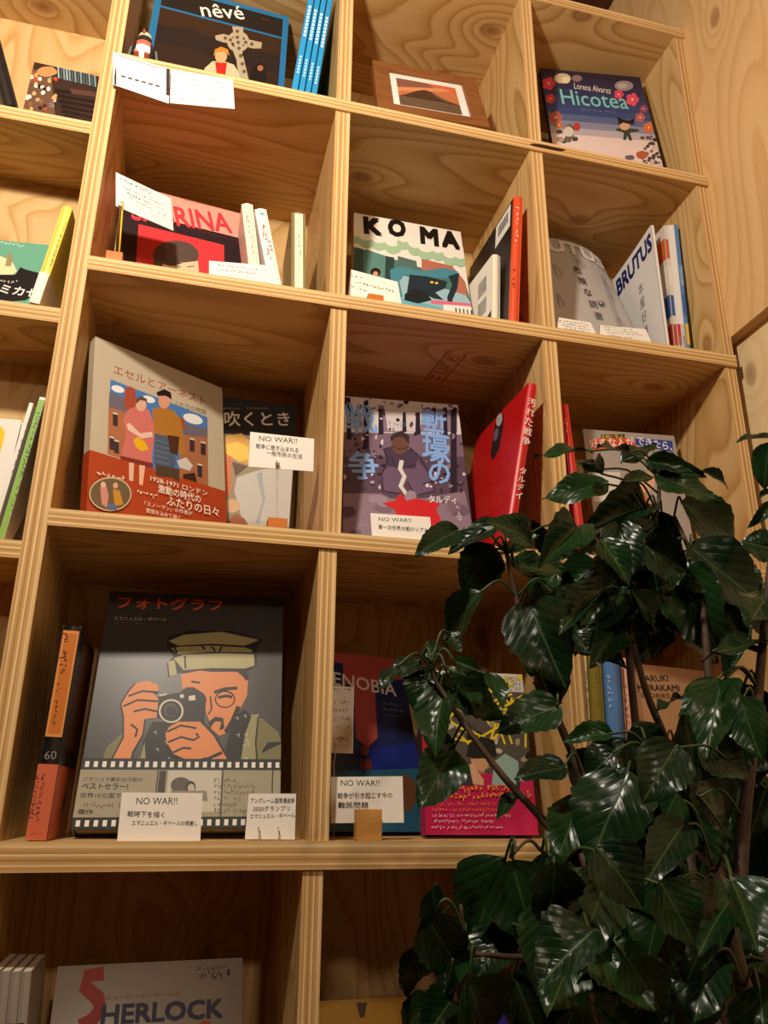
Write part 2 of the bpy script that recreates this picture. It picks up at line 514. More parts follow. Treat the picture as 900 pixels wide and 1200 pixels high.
# the shallow bay on the left of the post
slab('back_panel', (-1.0, LDEP, 0.0), (XPL, LDEP + 0.012, Z0 + TOPZ - TH), [M_PB], case)
for z in (1.157, SZ['l1'], SZ['l2'], SZ['l3'], 0.018, -0.27, -0.56, -0.85):
    slab('shelf_board', (-1.0, 0.0, Z0 + z - TH), (XPL, LDEP, Z0 + z), [M_PX, M_EH], case, FR)
slab('side_panel', (-1.02, 0.0, 0.0), (-1.0, DEP, Z0 + TOPZ - TH), [M_PZ, M_EV], case, FR)
# the faded red mill stamp under the second board
st = Print((0, 0, 0), Matrix.Identity(3), 1, 1)
st.org, st.u, st.v, st.n = V((0.172, 0.150, Z0 + SZ['2'] - TH)), V((0.10, -0.99, 0)), V((0.99, 0.10, 0)), V((0, 0, -1))
for (a, b, c, d) in [(0, 0, .09, .003), (0, .028, .09, .0305), (.006, .006, .018, .009), (.006, .018, .018, .021), (.010, .006, .013, .024), (.026, .006, .029, .024),
                     (.026, .020, .040, .023), (.037, .006, .040, .023), (.048, .006, .051, .024), (.048, .006, .060, .009), (.066, .006, .069, .024), (.066, .013, .080, .016), (.066, .021, .080, .024)]:
    st.polyuv('9c5a2e', [(a, b), (c, b), (c, d), (a, d)], clip=False)
stm = st.build('mill_stamp', case)

# ------------------------------------------------------------------ books
BOX = {
    'neve': ('1', -0.2823, 0.0965, 0.0339, 0.0652, 0.0116, 0.2142, 0.0120, 0.2912),
    'photo_frame': ('1', 0.0619, 0.0047, -0.0546, 0.3640, 0.0064, 0.1717, 0.0160, 0.1776),
    'hicotea': ('1', 0.3739, 0.0595, -0.1486, 0.1489, -0.0042, 0.1832, 0.0120, 0.2810),
    'sabrina': ('2', -0.2724, 0.0934, 0.1680, 0.2178, -0.0302, 0.1749, 0.0250, 0.2386),
    'koma': ('2', 0.0453, 0.0700, -0.0463, 0.3303, 0.0425, 0.1783, 0.0220, 0.2718),
    'orange': ('2', 0.2518, 0.0051, 0.0274, 0.0032, 0.0862, 0.0136, 0.1778, 0.2222),
    'whitebk': ('2', 0.2501, 0.0335, 0.1151, -0.0028, 0.0470, 0.0126, 0.0957, 0.1342),
    'brutus': ('2', 0.3102, 0.0670, -0.0577, 0.2928, -0.0092, 0.1950, 0.0060, 0.2878),
    'ethel': ('3', -0.2677, 0.0469, 0.5545, 0.1459, -0.0156, 0.1955, 0.0150, 0.2636),
    'wind': ('3', -0.1997, 0.1949, -0.0245, -0.0195, 0.0160, 0.1850, 0.0100, 0.2606),
    'trench': ('3', 0.0368, 0.0612, -0.1245, 0.3590, 0.0141, 0.1690, 0.0180, 0.2731),
    'redbk': ('3', 0.2208, -0.0130, 0.0311, 0.0079, 0.2029, 0.0130, 0.1801, 0.2298),
    'suki': ('3', 0.4134, 0.1005, -0.0871, 0.0866, -0.0040, 0.1488, 0.0160, 0.2407),
    'photograph': ('4', -0.2391, 0.0563, -0.0557, 0.2901, -0.0108, 0.2124, 0.0297, 0.2828),
    'slipcase': ('4', -0.2746, 0.0091, -0.0139, -0.0000, 0.0282, 0.0190, 0.1500, 0.2081),
    'zenobia': ('4', 0.0403, 0.1147, 0.2486, 0.3397, 0.0078, 0.1400, 0.0120, 0.2394),
    'yellow': ('4', 0.1381, 0.0502, -0.0297, 0.1385, 0.0036, 0.1341, 0.0200, 0.1899),
    'murakami': ('4', 0.4520, 0.0774, 0.1678, 0.0957, 0.0143, 0.1287, 0.0300, 0.2136),
    'herlock': ('5', -0.2371, 0.0620, 0.0760, 0.3872, 0.0004, 0.1968, 0.0200, 0.2253),
    'darkface': ('l1', -0.4250, 0.0402, 0.0358, 0.1123, -0.0100, 0.0957, 0.0120, 0.1361),
    'turq': ('l2', -0.5135, 0.0487, -0.1053, 0.2000, 0.0025, 0.1600, 0.0120, 0.1256),
    'yellowbk': ('l2', -0.3487, 0.0015, -0.0491, 0.0024, 0.1226, 0.0116, 0.1100, 0.1442),
    'neve_sp0': ('1', -0.0661, 0.0201, 0.0001, 0.0001, 0.0916, 0.0098, 0.1900, 0.2500),
    'neve_sp1': ('1', -0.0563, 0.0241, 0.0003, 0.0001, 0.0898, 0.0095, 0.1900, 0.2500),
    'neve_sp2': ('1', -0.0470, 0.0282, 0.0000, -0.0000, 0.0903, 0.0082, 0.1900, 0.2500),
    'neve_sp3': ('1', -0.0404, 0.0321, -0.0006, -0.0002, 0.1012, 0.0095, 0.1900, 0.2500),
    'white1': ('2', -0.0939, 0.0531, -0.0085, 0.0007, -0.1619, 0.0156, 0.0650, 0.1644),
    'white2': ('2', -0.0660, 0.0536, 0.0097, 0.0009, -0.2254, 0.0165, 0.0650, 0.1611),
    'cream3': ('2', -0.0441, 0.0471, -0.0333, 0.0014, -0.0433, 0.0198, 0.1200, 0.1584),
    'brutus2': ('2', 0.5398, 0.0477, -0.1244, 0.0041, 0.0018, 0.0040, 0.1360, 0.2575),
    'mag0': ('2', 0.5513, 0.0561, -0.0544, -0.0009, 0.0300, 0.0079, 0.1900, 0.2685),
    'mag1': ('2', 0.5559, 0.0533, -0.0328, -0.0013, 0.0667, 0.0060, 0.1900, 0.2693),
    'mag2': ('2', 0.5615, 0.0508, -0.0340, -0.0015, 0.0849, 0.0059, 0.1900, 0.2696),
    'mag3': ('2', 0.5679, 0.0492, -0.0317, -0.0018, 0.0875, 0.0057, 0.1900, 0.2698),
    'redthin': ('3', 0.3323, 0.0170, -0.0399, -0.0002, -0.0671, 0.0148, 0.1500, 0.2189),
    'low0': ('4', 0.3244, 0.0129, 0.0030, -0.0026, 0.0179, 0.0082, 0.1200, 0.2114),
    'low1': ('4', 0.3296, 0.0079, -0.0309, -0.0036, 0.0189, 0.0162, 0.1200, 0.2088),
    'low2': ('4', 0.3457, 0.0039, -0.0530, -0.0045, 0.0238, 0.0192, 0.1200, 0.2079),
    'low3': ('4', 0.3726, 0.0129, -0.0128, -0.0038, 0.0277, 0.0125, 0.1200, 0.2066),
    'lupin0': ('5', -0.2699, 0.0286, -0.0120, -0.0013, -0.0753, 0.0098, 0.1300, 0.2326),
    'lupin1': ('5', -0.2609, 0.0285, -0.0120, -0.0011, -0.0716, 0.0099, 0.1300, 0.2322),
    'lupin2': ('5', -0.2517, 0.0286, -0.0110, 0.0009, -0.0683, 0.0096, 0.1300, 0.2316),
    'lupin3': ('5', -0.2428, 0.0288, -0.0098, 0.0012, -0.0651, 0.0090, 0.1300, 0.2312),
    'spot': ('5', 0.2840, 0.0265, 0.0021, 0.0022, 0.0029, 0.0103, 0.1300, 0.2387),
    'blue5': ('5', 0.2948, 0.0276, 0.0017, 0.0025, 0.0019, 0.0073, 0.1300, 0.2234),
    'l3green': ('l3', -0.3436, 0.0083, 0.0117, -0.0000, 0.0928, 0.0066, 0.1000, 0.1733),
    'l3white': ('l3', -0.3534, 0.0064, -0.0026, -0.0001, 0.1279, 0.0039, 0.1000, 0.1639),
}
BOX['darkside'] = ('l1', -0.427, 0.001, 0.24, 0.0, -0.36, 0.018, 0.09, 0.20)
for k, r_ in (('mag0', .028), ('mag1', .034), ('mag2', .036), ('mag3', .036)):
    v = list(BOX[k]); v[5] = r_; v[6] = 0.0052; v[7] = 0.17; BOX[k] = tuple(v)
for k in range(4):
    v = list(BOX['lupin%d' % k]); v[1] -= 0.010; v[5] = -0.05; v[7] = 0.10; BOX['lupin%d' % k] = tuple(v)
v = list(BOX['yellowbk']); v[1] -= 0.005; BOX['yellowbk'] = tuple(v)
v = list(BOX['l3green']); v[1] -= 0.001; BOX['l3green'] = tuple(v)
v = list(BOX['brutus']); v[1] = 0.3225; v[6] = 0.183; BOX['brutus'] = tuple(v)
for k, dx in (('mag0', -.006), ('mag1', -.006), ('mag2', -.0062), ('mag3', -.0065), ('brutus2', -.006), ('ethel', .003),  ('spot', -.007), ('blue5', -.0072), ('yellowbk', -.001)):
    v = list(BOX[k]); v[1] += dx; BOX[k] = tuple(v)
v = list(BOX['redthin']); v[1] = 0.3365; v[5] = -0.05; v[6] = 0.0115; BOX['redthin'] = tuple(v)

def setb(k, **kw):
    v = list(BOX[k])
    for n, val in kw.items(): v[['sh', 'x', 'y', 'yaw', 'lean', 'roll', 'W', 'T', 'H'].index(n)] = val
    BOX[k] = tuple(v)
for k, (x, w) in enumerate(((-.0662, .0095), (-.0564, .0092), (-.0468, .0090), (-.0374, .0092))): setb('neve_sp%d' % k, x=x, W=w, roll=.092, yaw=0, lean=0)
for k in range(4): setb('mag%d' % k, x=.5452 + .0056 * k, W=.0052, roll=.036, yaw=-.035, lean=0, y=.056 - .002 * k)
setb('brutus2', x=.5270, roll=.0)
for k in range(4): setb('lupin%d' % k, x=-.2800 + .0092 * k, W=.0088, roll=-.05, yaw=-.01, lean=0)
setb('l3green', roll=.105, yaw=0, x=-.3462); setb('l3white', roll=.105, x=-.3545, W=.0045, yaw=0)
setb('low0', yaw=-.03, x=.3212, W=.0075, roll=.018); setb('low1', yaw=-.03, x=.3300, W=.0150, roll=.019); setb('low2', x=.3466, W=.0185, yaw=-.03)
setb('whitebk', x=.2370, yaw=.09); setb('darkface', x=-.4150, W=.0870)
v = list(BOX['wind']); v[2] += .012; BOX['wind'] = tuple(v)

def rot(yaw, lean, roll):
    return Matrix.Rotation(yaw, 3, 'Z') @ Matrix.Rotation(roll, 3, 'Y') @ Matrix.Rotation(-lean, 3, 'X')
def frame(key):
    sh, x, y, yaw, lean, roll, W, T, H = BOX[key]
    R = rot(yaw, lean, roll)
    zmin = min((R @ V((a * W, b * T, c * H))).z for a in (0, 1) for b in (0, 1) for c in (0, 1))
    return V((x, y, Z0 + SZ[sh] - zmin + .0006)), R, W, T, H

def rbox(bm, a, b, bev):
    t = bmesh.new()
    vs = [t.verts.new(v) for v in boxv(a, b)]
    for f in BOXF: t.faces.new([vs[i] for i in f])
    if bev: bmesh.ops.bevel(t, geom=t.edges[:], offset=bev, segments=2, affect='EDGES', profile=0.6)
    me = bpy.data.meshes.new('t'); t.to_mesh(me); t.free()
    bm.from_mesh(me); bpy.data.meshes.remove(me)

def book(key, name, label, cat, cover, group=None, spine='left', hard=True, pages=True, rough=0.36):
    """spine: which face carries the spine: left / right (cover faces us) or front (spine faces us)"""
    o, R, W, T, H = frame(key)
    M = R.to_4x4(); M.translation = o
    root = empty(name, M)
    tag(root, label, cat, group)
    cm = covermat(cover, rough)
    g = 0.0022 if hard else 0.0009
    ins = 0.003 if hard else 0.0006
    bm = bmesh.new()
    if spine in ('left', 'right'):
        g = min(g, T * 0.25)
        rbox(bm, (0, 0, 0), (W, g, H), 0.0004)
        rbox(bm, (0, T - g, 0), (W, T, H), 0.0004)
        if spine == 'left': rbox(bm, (0, g * 0.9, 0), (g, T - g * 0.9, H), 0.0003)
        else: rbox(bm, (W - g, g * 0.9, 0), (W, T - g * 0.9, H), 0.0003)
        pa = (g if spine == 'left' else ins, g, ins); pb = (W - ins if spine == 'left' else W - g, T - g, H - ins)
    else:
        g = min(g, W * 0.25)
        rbox(bm, (0, 0, 0), (g, T, H), 0.0004)
        rbox(bm, (W - g, 0, 0), (W, T, H), 0.0004)
        # gently rounded spine
        n = 8; r = min(0.0022, W * 0.18)
        pts = [(g * 0.9 + (W - 1.8 * g) * i / n, -r * math.sin(math.pi * i / n)) for i in range(n + 1)] if W > 0.008 else [(g * 0.9, 0), (W - g * 0.9, 0)]
        pts = pts + [(W - g * 0.9, g), (g * 0.9, g)]
        lo = [bm.verts.new((a, b, 0)) for a, b in pts]; hi = [bm.verts.new((a, b, H)) for a, b in pts]
        m = len(pts)
        for i in range(m): bm.faces.new([lo[i], lo[(i + 1) % m], hi[(i + 1) % m], hi[i]])
        bm.faces.new(lo[::-1]); bm.faces.new(hi)
        pa = (g, g, ins); pb = (W - g, T - ins, H - ins)
    bm_obj('cover', bm, cm, root)
    if pages:
        boxes_obj('page_block', [(pa, pb)], M_PAGES, root)
    root['_dims'] = (W, T, H)
    return root, (o, R, W, T, H)
def pF(fr): return Print(fr[0], fr[1], fr[2], fr[4], 'F')
def pS(fr):
    p = Print(fr[0], fr[1], fr[2], fr[4], 'F'); p.z = 0.0024 if fr[2] > 0.008 else 0.0004
    return p
def pL(fr): return Print(fr[0], fr[1], fr[3], fr[4], 'L')
def pR(fr): return Print(fr[0], fr[1], fr[3], fr[4], 'R', fr[2])
def obi(root, fr, frac, col, spine_left=True):
    """paper band wrapped round the foot of the book"""
    o, R, W, T, H = fr
    e = 0.00035
    boxes_obj('paper_band', [((-e, -e, 0.0004), (W + e, 0, H * frac)), ((-e, T, 0.0004), (W + e, T + e, H * frac)), ((-e, 0, 0.0004), (0, T, H * frac))], covermat(col, 0.4), root)

RB = random.Random(3)
def blob(p, col, cx, cy, rx, ry, n=12, jit=0.2):
    p.poly(col, [(cx + rx * (1 + jit * (RB.random() - .5)) * math.cos(t), cy + ry * (1 + jit * (RB.random() - .5)) * math.sin(t)) for t in [2 * math.pi * i / n for i in range(n)]])

# ---- top row, first cell: dark album with a blue border, and four blue spines
root, fr = book('neve', 'comic_album', 'dark comic album with blue border and a stone cross on its cover', 'book', '2374a8')
p = pF(fr)
p.rect('231c1a', .05, .03, .955, .965)
p.rect('3a2418', .05, .03, .955, .80)
for i, c in enumerate(['2a1f1c', '33221a', '4a2c1a', '5c341c']):
    p.fp(c, [(.05, .66 - i * .14), (.3, .69 - i * .15), (.6, .64 - i * .13), (.955, .67 - i * .15), (.955, .52 - i * .15), (.05, .50 - i * .14)])
p.rect('2374a8', .05, .800, .955, .815)
p.text('f4f0ea', (237, 19), (287, 23), 'nêvé', 15, .012)
p.scribble('a05030', (306, 22), (315, 24), .002, 4)
# celtic cross
S = 'b9a98e'
p.poly(S, [(272, 31), (285, 32), (283, 48), (280, 66), (285, 66), (292, 96), (280, 98), (277, 70), (273, 60), (275, 46)])
p.poly(S, [(252, 42), (262, 40), (275, 44), (284, 45), (298, 48), (307, 50), (306, 57), (296, 57), (284, 53), (273, 51), (262, 50), (253, 47)])
for r_, c in ((13, S), (8.5, '4a2c1a')):
    p.ell(c, 279, 49, r_, r_ * .95)
p.poly(S, [(273, 33), (285, 34), (284, 64), (275, 62)]); p.poly(S, [(253, 42), (306, 50), (305, 56), (254, 47)])
for a, b in ((278, 37), (278, 44), (279, 50), (280, 57), (282, 66), (284, 75), (286, 84), (264, 45), (295, 52), (270, 47), (288, 50)):
    p.ell('6a5640', a, b, 2.2, 2.2, 8)
# a boy in a pale jacket and a small dark figure
p.poly('cfc6a2', [(236, 92), (240, 80), (249, 72), (262, 72), (274, 76), (280, 86), (283, 98), (234, 98)])
p.poly('d02a20', [(252, 73), (266, 74), (264, 88), (254, 88)])
p.ell('e8b080', 259, 66, 7, 8); p.poly('d08a30', [(250, 66), (252, 58), (259, 55), (267, 58), (269, 66), (264, 61), (255, 61)])
p.poly('1c1614', [(292, 97), (295, 80), (300, 75), (306, 74), (311, 80), (312, 98)]); p.ell('b06a48', 305, 80, 3.5, 3.5, 10)
p.build('cover_print', root)
for i in range(4):
    root, fr = book('neve_sp%d' % i, 'comic_album', ['leftmost of the four slim bright blue spines beside the dark album', 'second from left of the four slim bright blue spines',
                    'third from left of the four slim bright blue spines', 'rightmost of the four slim bright blue spines, next to the divider'][i], 'book', '1e86c4', 'blue spined albums on the top row', 'front')
    p = pS(fr)
    p.rect('2f97d2', .1, .05, .9, .98)
    p.fp('bfe0f2', [(.35, .22), (.65, .22), (.65, .36), (.35, .36)])
    for k in range(5): p.rect('1e86c4', .3, .235 + k * .025, .7, .242 + k * .025)
    p.fp('d8eefa', [(.3, .52), (.7, .52), (.7, .78), (.3, .78)])
    for k in range(8): p.rect('2f97d2', .25, .54 + k * .03, .75, .548 + k * .03)
    p.build('spine_print', root)

# ---- top row, second cell: framed picture
o, R, W, T, H = frame('photo_frame')
M = R.to_4x4(); M.translation = o
pf = empty('framed_picture', M)
tag(pf, 'brown wooden picture frame with white mat around a mountain picture', 'picture frame')
M_FRAME = plywood('walnut_frame_wood', 0, hexc('8e5a30'), hexc('7c4c28'), hexc('5c3418'), 0.6)
bw = 0.025
boxes_obj('frame_rail', [((0, 0, 0), (W, T, bw))], M_FRAME, pf, .001)
boxes_obj('frame_rail', [((0, 0, H - bw), (W, T, H))], M_FRAME, pf, .001)
boxes_obj('frame_stile', [((0, 0.0004, bw), (bw, T, H - bw))], M_FRAME, pf, .001)
boxes_obj('frame_stile', [((W - bw, 0.0004, bw), (W, T, H - bw))], M_FRAME, pf, .001)
boxes_obj('mat_board', [((bw, .006, bw), (W - bw, .009, H - bw))], M_PAPER, pf)
pr = Print(o + R @ V((bw, .006, bw)), R, W - 2 * bw, H - 2 * bw, 'F')
pr.org = V((bw, .006, bw)); pr.o = o
pr.rect('c8744c', .10, .12, .90, .88)
pr.fp('8a5a4a', [(.10, .88), (.10, .62), (.35, .70), (.6, .78), (.5, .88)])
pr.fp('e09468', [(.10, .50), (.10, .60), (.9, .86), (.9, .76)])
pr.fp('d86a40', [(.55, .88), (.9, .70), (.9, .88)])
pr.fp('4a3424', [(.10, .36), (.22, .46), (.36, .60), (.46, .66), (.54, .64), (.66, .52), (.80, .42), (.9, .38), (.9, .30), (.10, .30)])
pr.fp('6a5444', [(.54, .64), (.66, .52), (.80, .42), (.74, .40), (.6, .5)])
pr.rect('66503e', .10, .12, .90, .37)
for k in range(9): pr.rect(['7c6450', '4e3c2e', '8c745c'][k % 3], .12 + .03 * (k % 4), .14 + .024 * k, .5 + .04 * (k % 5) + .1, .148 + .024 * k)
pr.build('picture', pf)

# ---- top row, third cell: night-blue picture book with flowers
root, fr = book('hicotea', 'picture_book', 'glossy night-blue picture book with pink flowers around its cover', 'book', '1c2a24')
p = pF(fr)
N = 16
c0, c1, c2 = (0x2a, 0x22, 0x36), (0x3a, 0x4e, 0x82), (0xe8, 0xd2, 0xce)
for i in range(N):
    t = i / (N - 1)
    a, b, u = (c0, c1, t / .42) if t < .42 else (c1, c2, min(1, (t - .42) / .25))
    p.rect('%02x%02x%02x' % tuple(int(a[k] + (b[k] - a[k]) * u) for k in range(3)), 0, 1 - (i + 1) / N, 1, 1 - i / N + .004)
p.text('e8e0d4', (673, 104), (716, 110), 'Lorena Alvarez', 7, .0)
p.text('7fc8c8', (659, 122), (737, 128), 'Hicotea', 17, .008)
p.scribble('c8c8d8', (680, 128), (722, 132), .0015, 10)
for cx, cy, r_, c in ((643, 98, 8, 'e04060'), (645, 116, 6, 'd83a58'), (725, 111, 6, 'e04868'), (741, 117, 8, 'e85070'), (651, 138, 8, 'b86050'), (655, 147, 5, 'c87058'), (750, 138, 6, 'c06060'), (760, 150, 7, 'd87048'), (754, 128, 5, '9a4a6a')):
    for k in range(5):
        p.ell(c, cx + r_ * .55 * math.cos(k * 1.257), cy + r_ * .55 * math.sin(k * 1.257), r_ * .45, r_ * .45, 8)
    p.ell('f0d0a0', cx, cy, r_ * .2, r_ * .2, 6)
p.ell('c8b49a', 659, 92, 10, 6); p.ell('e8d8b0', 663, 94, 5, 4); p.ell('8a7078', 676, 92, 6, 4); p.ell('9a8a90', 731, 101, 11, 6); p.ell('b8a8a0', 729, 101, 6, 3)
for k in range(60):
    x = 752 + RB.random() * 26; y = 160 + RB.random() * 36
    blob(p, RB.choice(['4a4048', '7a6a70', 'c8b8b8', '5a4a3a', '8a5a4a', '3a3038']), x, y, 2.4, 2, 6)
blob(p, 'b06040', 752, 182, 7, 5); blob(p, '6a5a78', 738, 185, 6, 3)
for k in range(16):
    blob(p, RB.choice(['6a6a58', '8a8070', '4a4a44', 'b0a090']), 655 + RB.random() * 20, 148 + RB.random() * 18, 4, 3, 7)
blob(p, 'c03a3a', 676, 149, 4, 5); p.ell('d8ccc0', 666, 155, 6, 6)
# small flying child seen from afar
p.poly('3a4038', [(722, 151), (732, 150), (748, 152), (749, 154), (738, 156), (741, 165), (737, 165), (735, 159), (733, 165), (730, 164), (731, 156), (722, 153)])
p.ell('d8a880', 732, 148, 6, 5); p.poly('1a1618', [(723, 137), (729, 140), (737, 142), (743, 139), (743, 146), (738, 146), (730, 144), (725, 147)])
p.build('cover_print', root)

# ---- second row, first cell
root, fr = book('sabrina', 'comic_book', 'salmon pink comic book with black frame around a red square', 'book', 'e8a594')
p = pF(fr)
p.rect('2e2024', 0, 0, 1, .76)
p.rect('d23c42', .13, 0, .84, .66)
p.text('d2404a', (155, 257), (272, 273), 'SABRINA', 22, .035)
p.scribble('7a2a30', (223, 268), (279, 283), .0026, 14)
p.ell('5a4840', 206, 299, 27, 17); p.poly('e2c4a0', [(190, 306), (214, 308), (232, 306), (234, 330), (192, 330)])
p.poly('5a4840', [(180, 306), (190, 300), (214, 309), (200, 312), (190, 309), (186, 330), (178, 330)])
p.line('3a2a24', [(203, 311), (212, 313)], .0015); p.line('3a2a24', [(219, 313), (228, 312)], .0015)
p.build('cover_print', root)
root, fr = book('white1', 'novel', 'cream novel leaning against the salmon pink comic book', 'book', 'efe2d2', None, 'front')
p = pS(fr); p.scribble('8a5a4a', (289, 252), (297, 300), .0025, 7); p.build('spine_print', root)
root, fr = book('white2', 'novel', 'white novel with pink lettering down its leaning spine', 'book', 'f4eeea', None, 'front')
p = pS(fr); p.rect('8ab8d8', .35, .93, .7, .96); p.scribble('d86a78', (307, 262), (317, 306), .005, 4); p.scribble('b09080', (318, 312), (322, 326), .002, 4); p.build('spine_print', root)
root, fr = book('cream3', 'novel', 'small book with cream spine and olive covers standing alone by the divider', 'book', '8a7a52', None, 'front')
p = pS(fr); p.rect('f2e8cc', .22, .0, .80, .98); p.scribble('7a6a50', (350, 262), (351, 300), .003, 5); p.scribble('a89878', (350, 308), (351, 320), .002, 3); p.build('spine_print', root)

# ---- second row, second cell
root, fr = book('koma', 'comic_book', 'white and teal comic book with bold black four letter title', 'book', 'f2ece2')
p = pF(fr)
p.poly('4a7a74', [(405, 286), (545, 330), (565, 400), (400, 400)])
p.poly('3a5a58', [(417, 290), (425, 292), (425, 330), (412, 322)]); p.poly('5a8a82', [(428, 292), (452, 300), (450, 345), (424, 336)])
p.poly('2c4444', [(452, 300), (462, 302), (460, 350), (450, 346)]); p.poly('56706c', [(466, 300), (488, 306), (490, 320), (466, 316)])
p.poly('b8705a', [(494, 303), (530, 312), (545, 330), (548, 350), (536, 346), (528, 326), (494, 316)])
p.poly('9cc0cc', [(450, 348), (470, 322), (545, 346), (560, 366), (470, 358)])
p.poly('6ab0c4', [(460, 346), (560, 372), (560, 400), (455, 400)])
for x, y, r_ in ((418, 278, 9), (430, 283, 10), (445, 286, 10), (461, 290, 10), (474, 285, 9), (487, 292, 9), (500, 297, 10), (514, 298, 9), (528, 304, 9), (540, 305, 8)):
    p.ell('a8c8a6', x, y, r_, 8); p.ell('f2ece2', x, y - 8, r_, 7)
# long-limbed dark shape crouching on the street
B = '22323c'
p.poly('4a8a9c', [(457, 316), (470, 312), (492, 318), (520, 314), (536, 318), (538, 330), (528, 326), (508, 326), (490, 326), (474, 322), (468, 330), (472, 348), (466, 350), (458, 332)])
p.poly(B, [(480, 322), (500, 324), (524, 330), (522, 338), (510, 343), (520, 352), (508, 350), (492, 342), (482, 346), (488, 352), (476, 348)])
p.poly(B, [(525, 324), (538, 320), (536, 338), (530, 352), (532, 360), (525, 360), (524, 348), (530, 334)])
p.poly('1c2429', [(474, 345), (486, 338), (500, 344), (506, 352), (490, 356), (474, 352)])
p.ell('e8c830', 506, 331, 2.2, 1.4, 8); p.ell('e8c830', 511.5, 332, 2, 1.4, 8)
p.ell('2a1a1a', 440, 319, 6, 5); p.ell('d89a78', 440, 321, 3, 3, 10); p.poly('b0403a', [(436, 325), (445, 327), (445, 331), (436, 329)])
p.poly('e06a88', [(505, 352), (555, 356), (556, 360), (505, 356)])
p.poly('f2ece2', [(520, 357), (556, 360), (560, 380), (518, 372)]); 
for k in range(5): p.line('3a4a50', [(534 + k * 4.5, 361 + k * .7), (535 + k * 4.5, 370 + k * .7)], .0022)
p.text('17120f', (428, 273), (447, 276), 'K', 18, .085); p.text('17120f', (455, 274.5), (474, 278.5), 'O', 18, .085)
p.text('17120f', (494, 285), (513, 288.5), 'M', 18, .085); p.text('17120f', (519, 289), (538, 292.5), 'A', 18, .085)
p.build('cover_print', root)
root, fr = book('orange', 'comic_book', 'tall comic book with orange spine and black cover by the divider', 'book', 'e0532c', None, 'front')
p = pL(fr)
p.rect('1c1616', 0, 0, .97, 1)
p.rect('f0ebe4', .62, .80, .93, .985); p.rect('2a2a2a', .68, .86, .88, .95); 
for k in range(6): p.rect('f0ebe4', .70 + .03 * k, .86, .71 + .03 * k, .95)
for k in range(7): p.fp('a09080', [(.28 + .07 * k, .36 + .05 * (k % 3)), (.33 + .07 * k, .40 + .05 * (k % 3)), (.31 + .07 * k, .50 + .04 * (k % 2)), (.27 + .07 * k, .46)])
p.fp('5a4a42', [(.1, .42), (.25, .5), (.4, .44), (.3, .36)])
p.build('cover_print', root)
p = pS(fr); p.scribble('f8e0d0', (606, 244), (604, 286), .004, 7); p.scribble('8a2010', (602, 315), (601, 340), .003, 4); p.build('spine_print', root)
root, fr = book('whitebk', 'paperback_book', 'small cream paperback with barcodes in front of the orange-spined book', 'book', 'efe4cc', None, 'front', False)
p = pL(fr)
p.rect('f0e9dc', 0, 0, .98, 1)
for b0 in (.63, .36):
    for k in range(9): p.rect('1c1a1a', .52 + .032 * k, b0, .538 + .032 * k, b0 + .2)
p.scribble('8a8078', (557, 345), (570, 334), .0016, 5); p.scribble('8a8078', (558, 352), (571, 342), .0016, 5); p.scribble('8a8078', (559, 359), (572, 350), .0016, 5)
p.fp('1a1614', [(.3, 0), (.45, .12), (.62, .18), (.8, .26), (.97, .30), (.97, 0)])
p.build('cover_print', root)

# ---- second row, third cell: magazines
def curl(root, amt, axis):
    """bend the free side of a limp magazine backwards"""
    for ch in root.children_recursive:
        me = ch.data
        bm = bmesh.new(); bm.from_mesh(me)
        W, T, H = root['_dims']
        for k in range(1, 10):
            bmesh.ops.bisect_plane(bm, geom=bm.verts[:] + bm.edges[:] + bm.faces[:], plane_co=(0, 0, H * k / 10), plane_no=(0, 0, 1))
        if axis == 0:
            cuts = [W * k / 12 for k in range(1, 12)]
            for c in cuts:
                bmesh.ops.bisect_plane(bm, geom=bm.verts[:] + bm.edges[:] + bm.faces[:], plane_co=(c, 0, 0), plane_no=(1, 0, 0))
            for v in bm.verts:
                t = max(0, (v.co.x / W - .45) / .55); k = .2 + .8 * max(0, v.co.z / H); kz = max(0, v.co.z / H)
                v.co.y += amt * t * t * k; v.co.x -= amt * .35 * t * t * t * k; v.co.z -= amt * .4 * t * t * t * kz
        else:
            cuts = [T * k / 10 for k in range(1, 10)]
            for c in cuts:
                bmesh.ops.bisect_plane(bm, geom=bm.verts[:] + bm.edges[:] + bm.faces[:], plane_co=(0, c, 0), plane_no=(0, 1, 0))
            for v in bm.verts:
                t = v.co.y / T; k = max(0, v.co.z / H)
                v.co.x -= amt * t * t * k; v.co.z -= amt * .9 * t * t * k
        bm.to_mesh(me); bm.free()
_z = 0.0014
v = list(BOX['brutus']); BOX['brutus'] = tuple(v)
root, fr = book('brutus', 'magazine', 'silver grey magazine with pale title and line drawings, facing out', 'magazine', 'b4b0ae', 'magazines on the second row', 'left', False)
p = pF(fr); p.z = _z
p.textuv('e6e2dc', (.010, .250), (.176, .250), 'BRUTUS', .030, .06)
for i, ch in enumerate('危険な読書'):
    vs = (.098 + .003 * i, .200 - .028 * i)
    p.textuv('4a4446', vs, (vs[0] + .014, vs[1]), ch, .016, .01)
p.textuv('6a6466', (.110, .062), (.136, .062), '2020', .007)
p.line('a8a4a4', [(710, 317), (728, 382)], .004); p.line('9a9696', [(713, 316), (731, 381)], .0015)
for cx, cy, rx, ry in ((681, 310, 6, 6), (706, 357, 6, 4), (717, 330, 6, 8), (722, 345, 4, 6), (654, 320, 6, 9), (657, 355, 5, 9), (730, 375, 5, 6)):
    for q in range(3):
        p.line('8a8688', [(cx + rx * math.cos(t + q) * (1 - .2 * q), cy + ry * math.sin(t * 1.3 + q) * (1 - .2 * q)) for t in [k * .7 for k in range(8)]], .0006)
p.ell('5a5658', 706, 357, 4, 3, 10); p.ell('b4b0ae', 705, 356.5, 2, 1.4, 8)
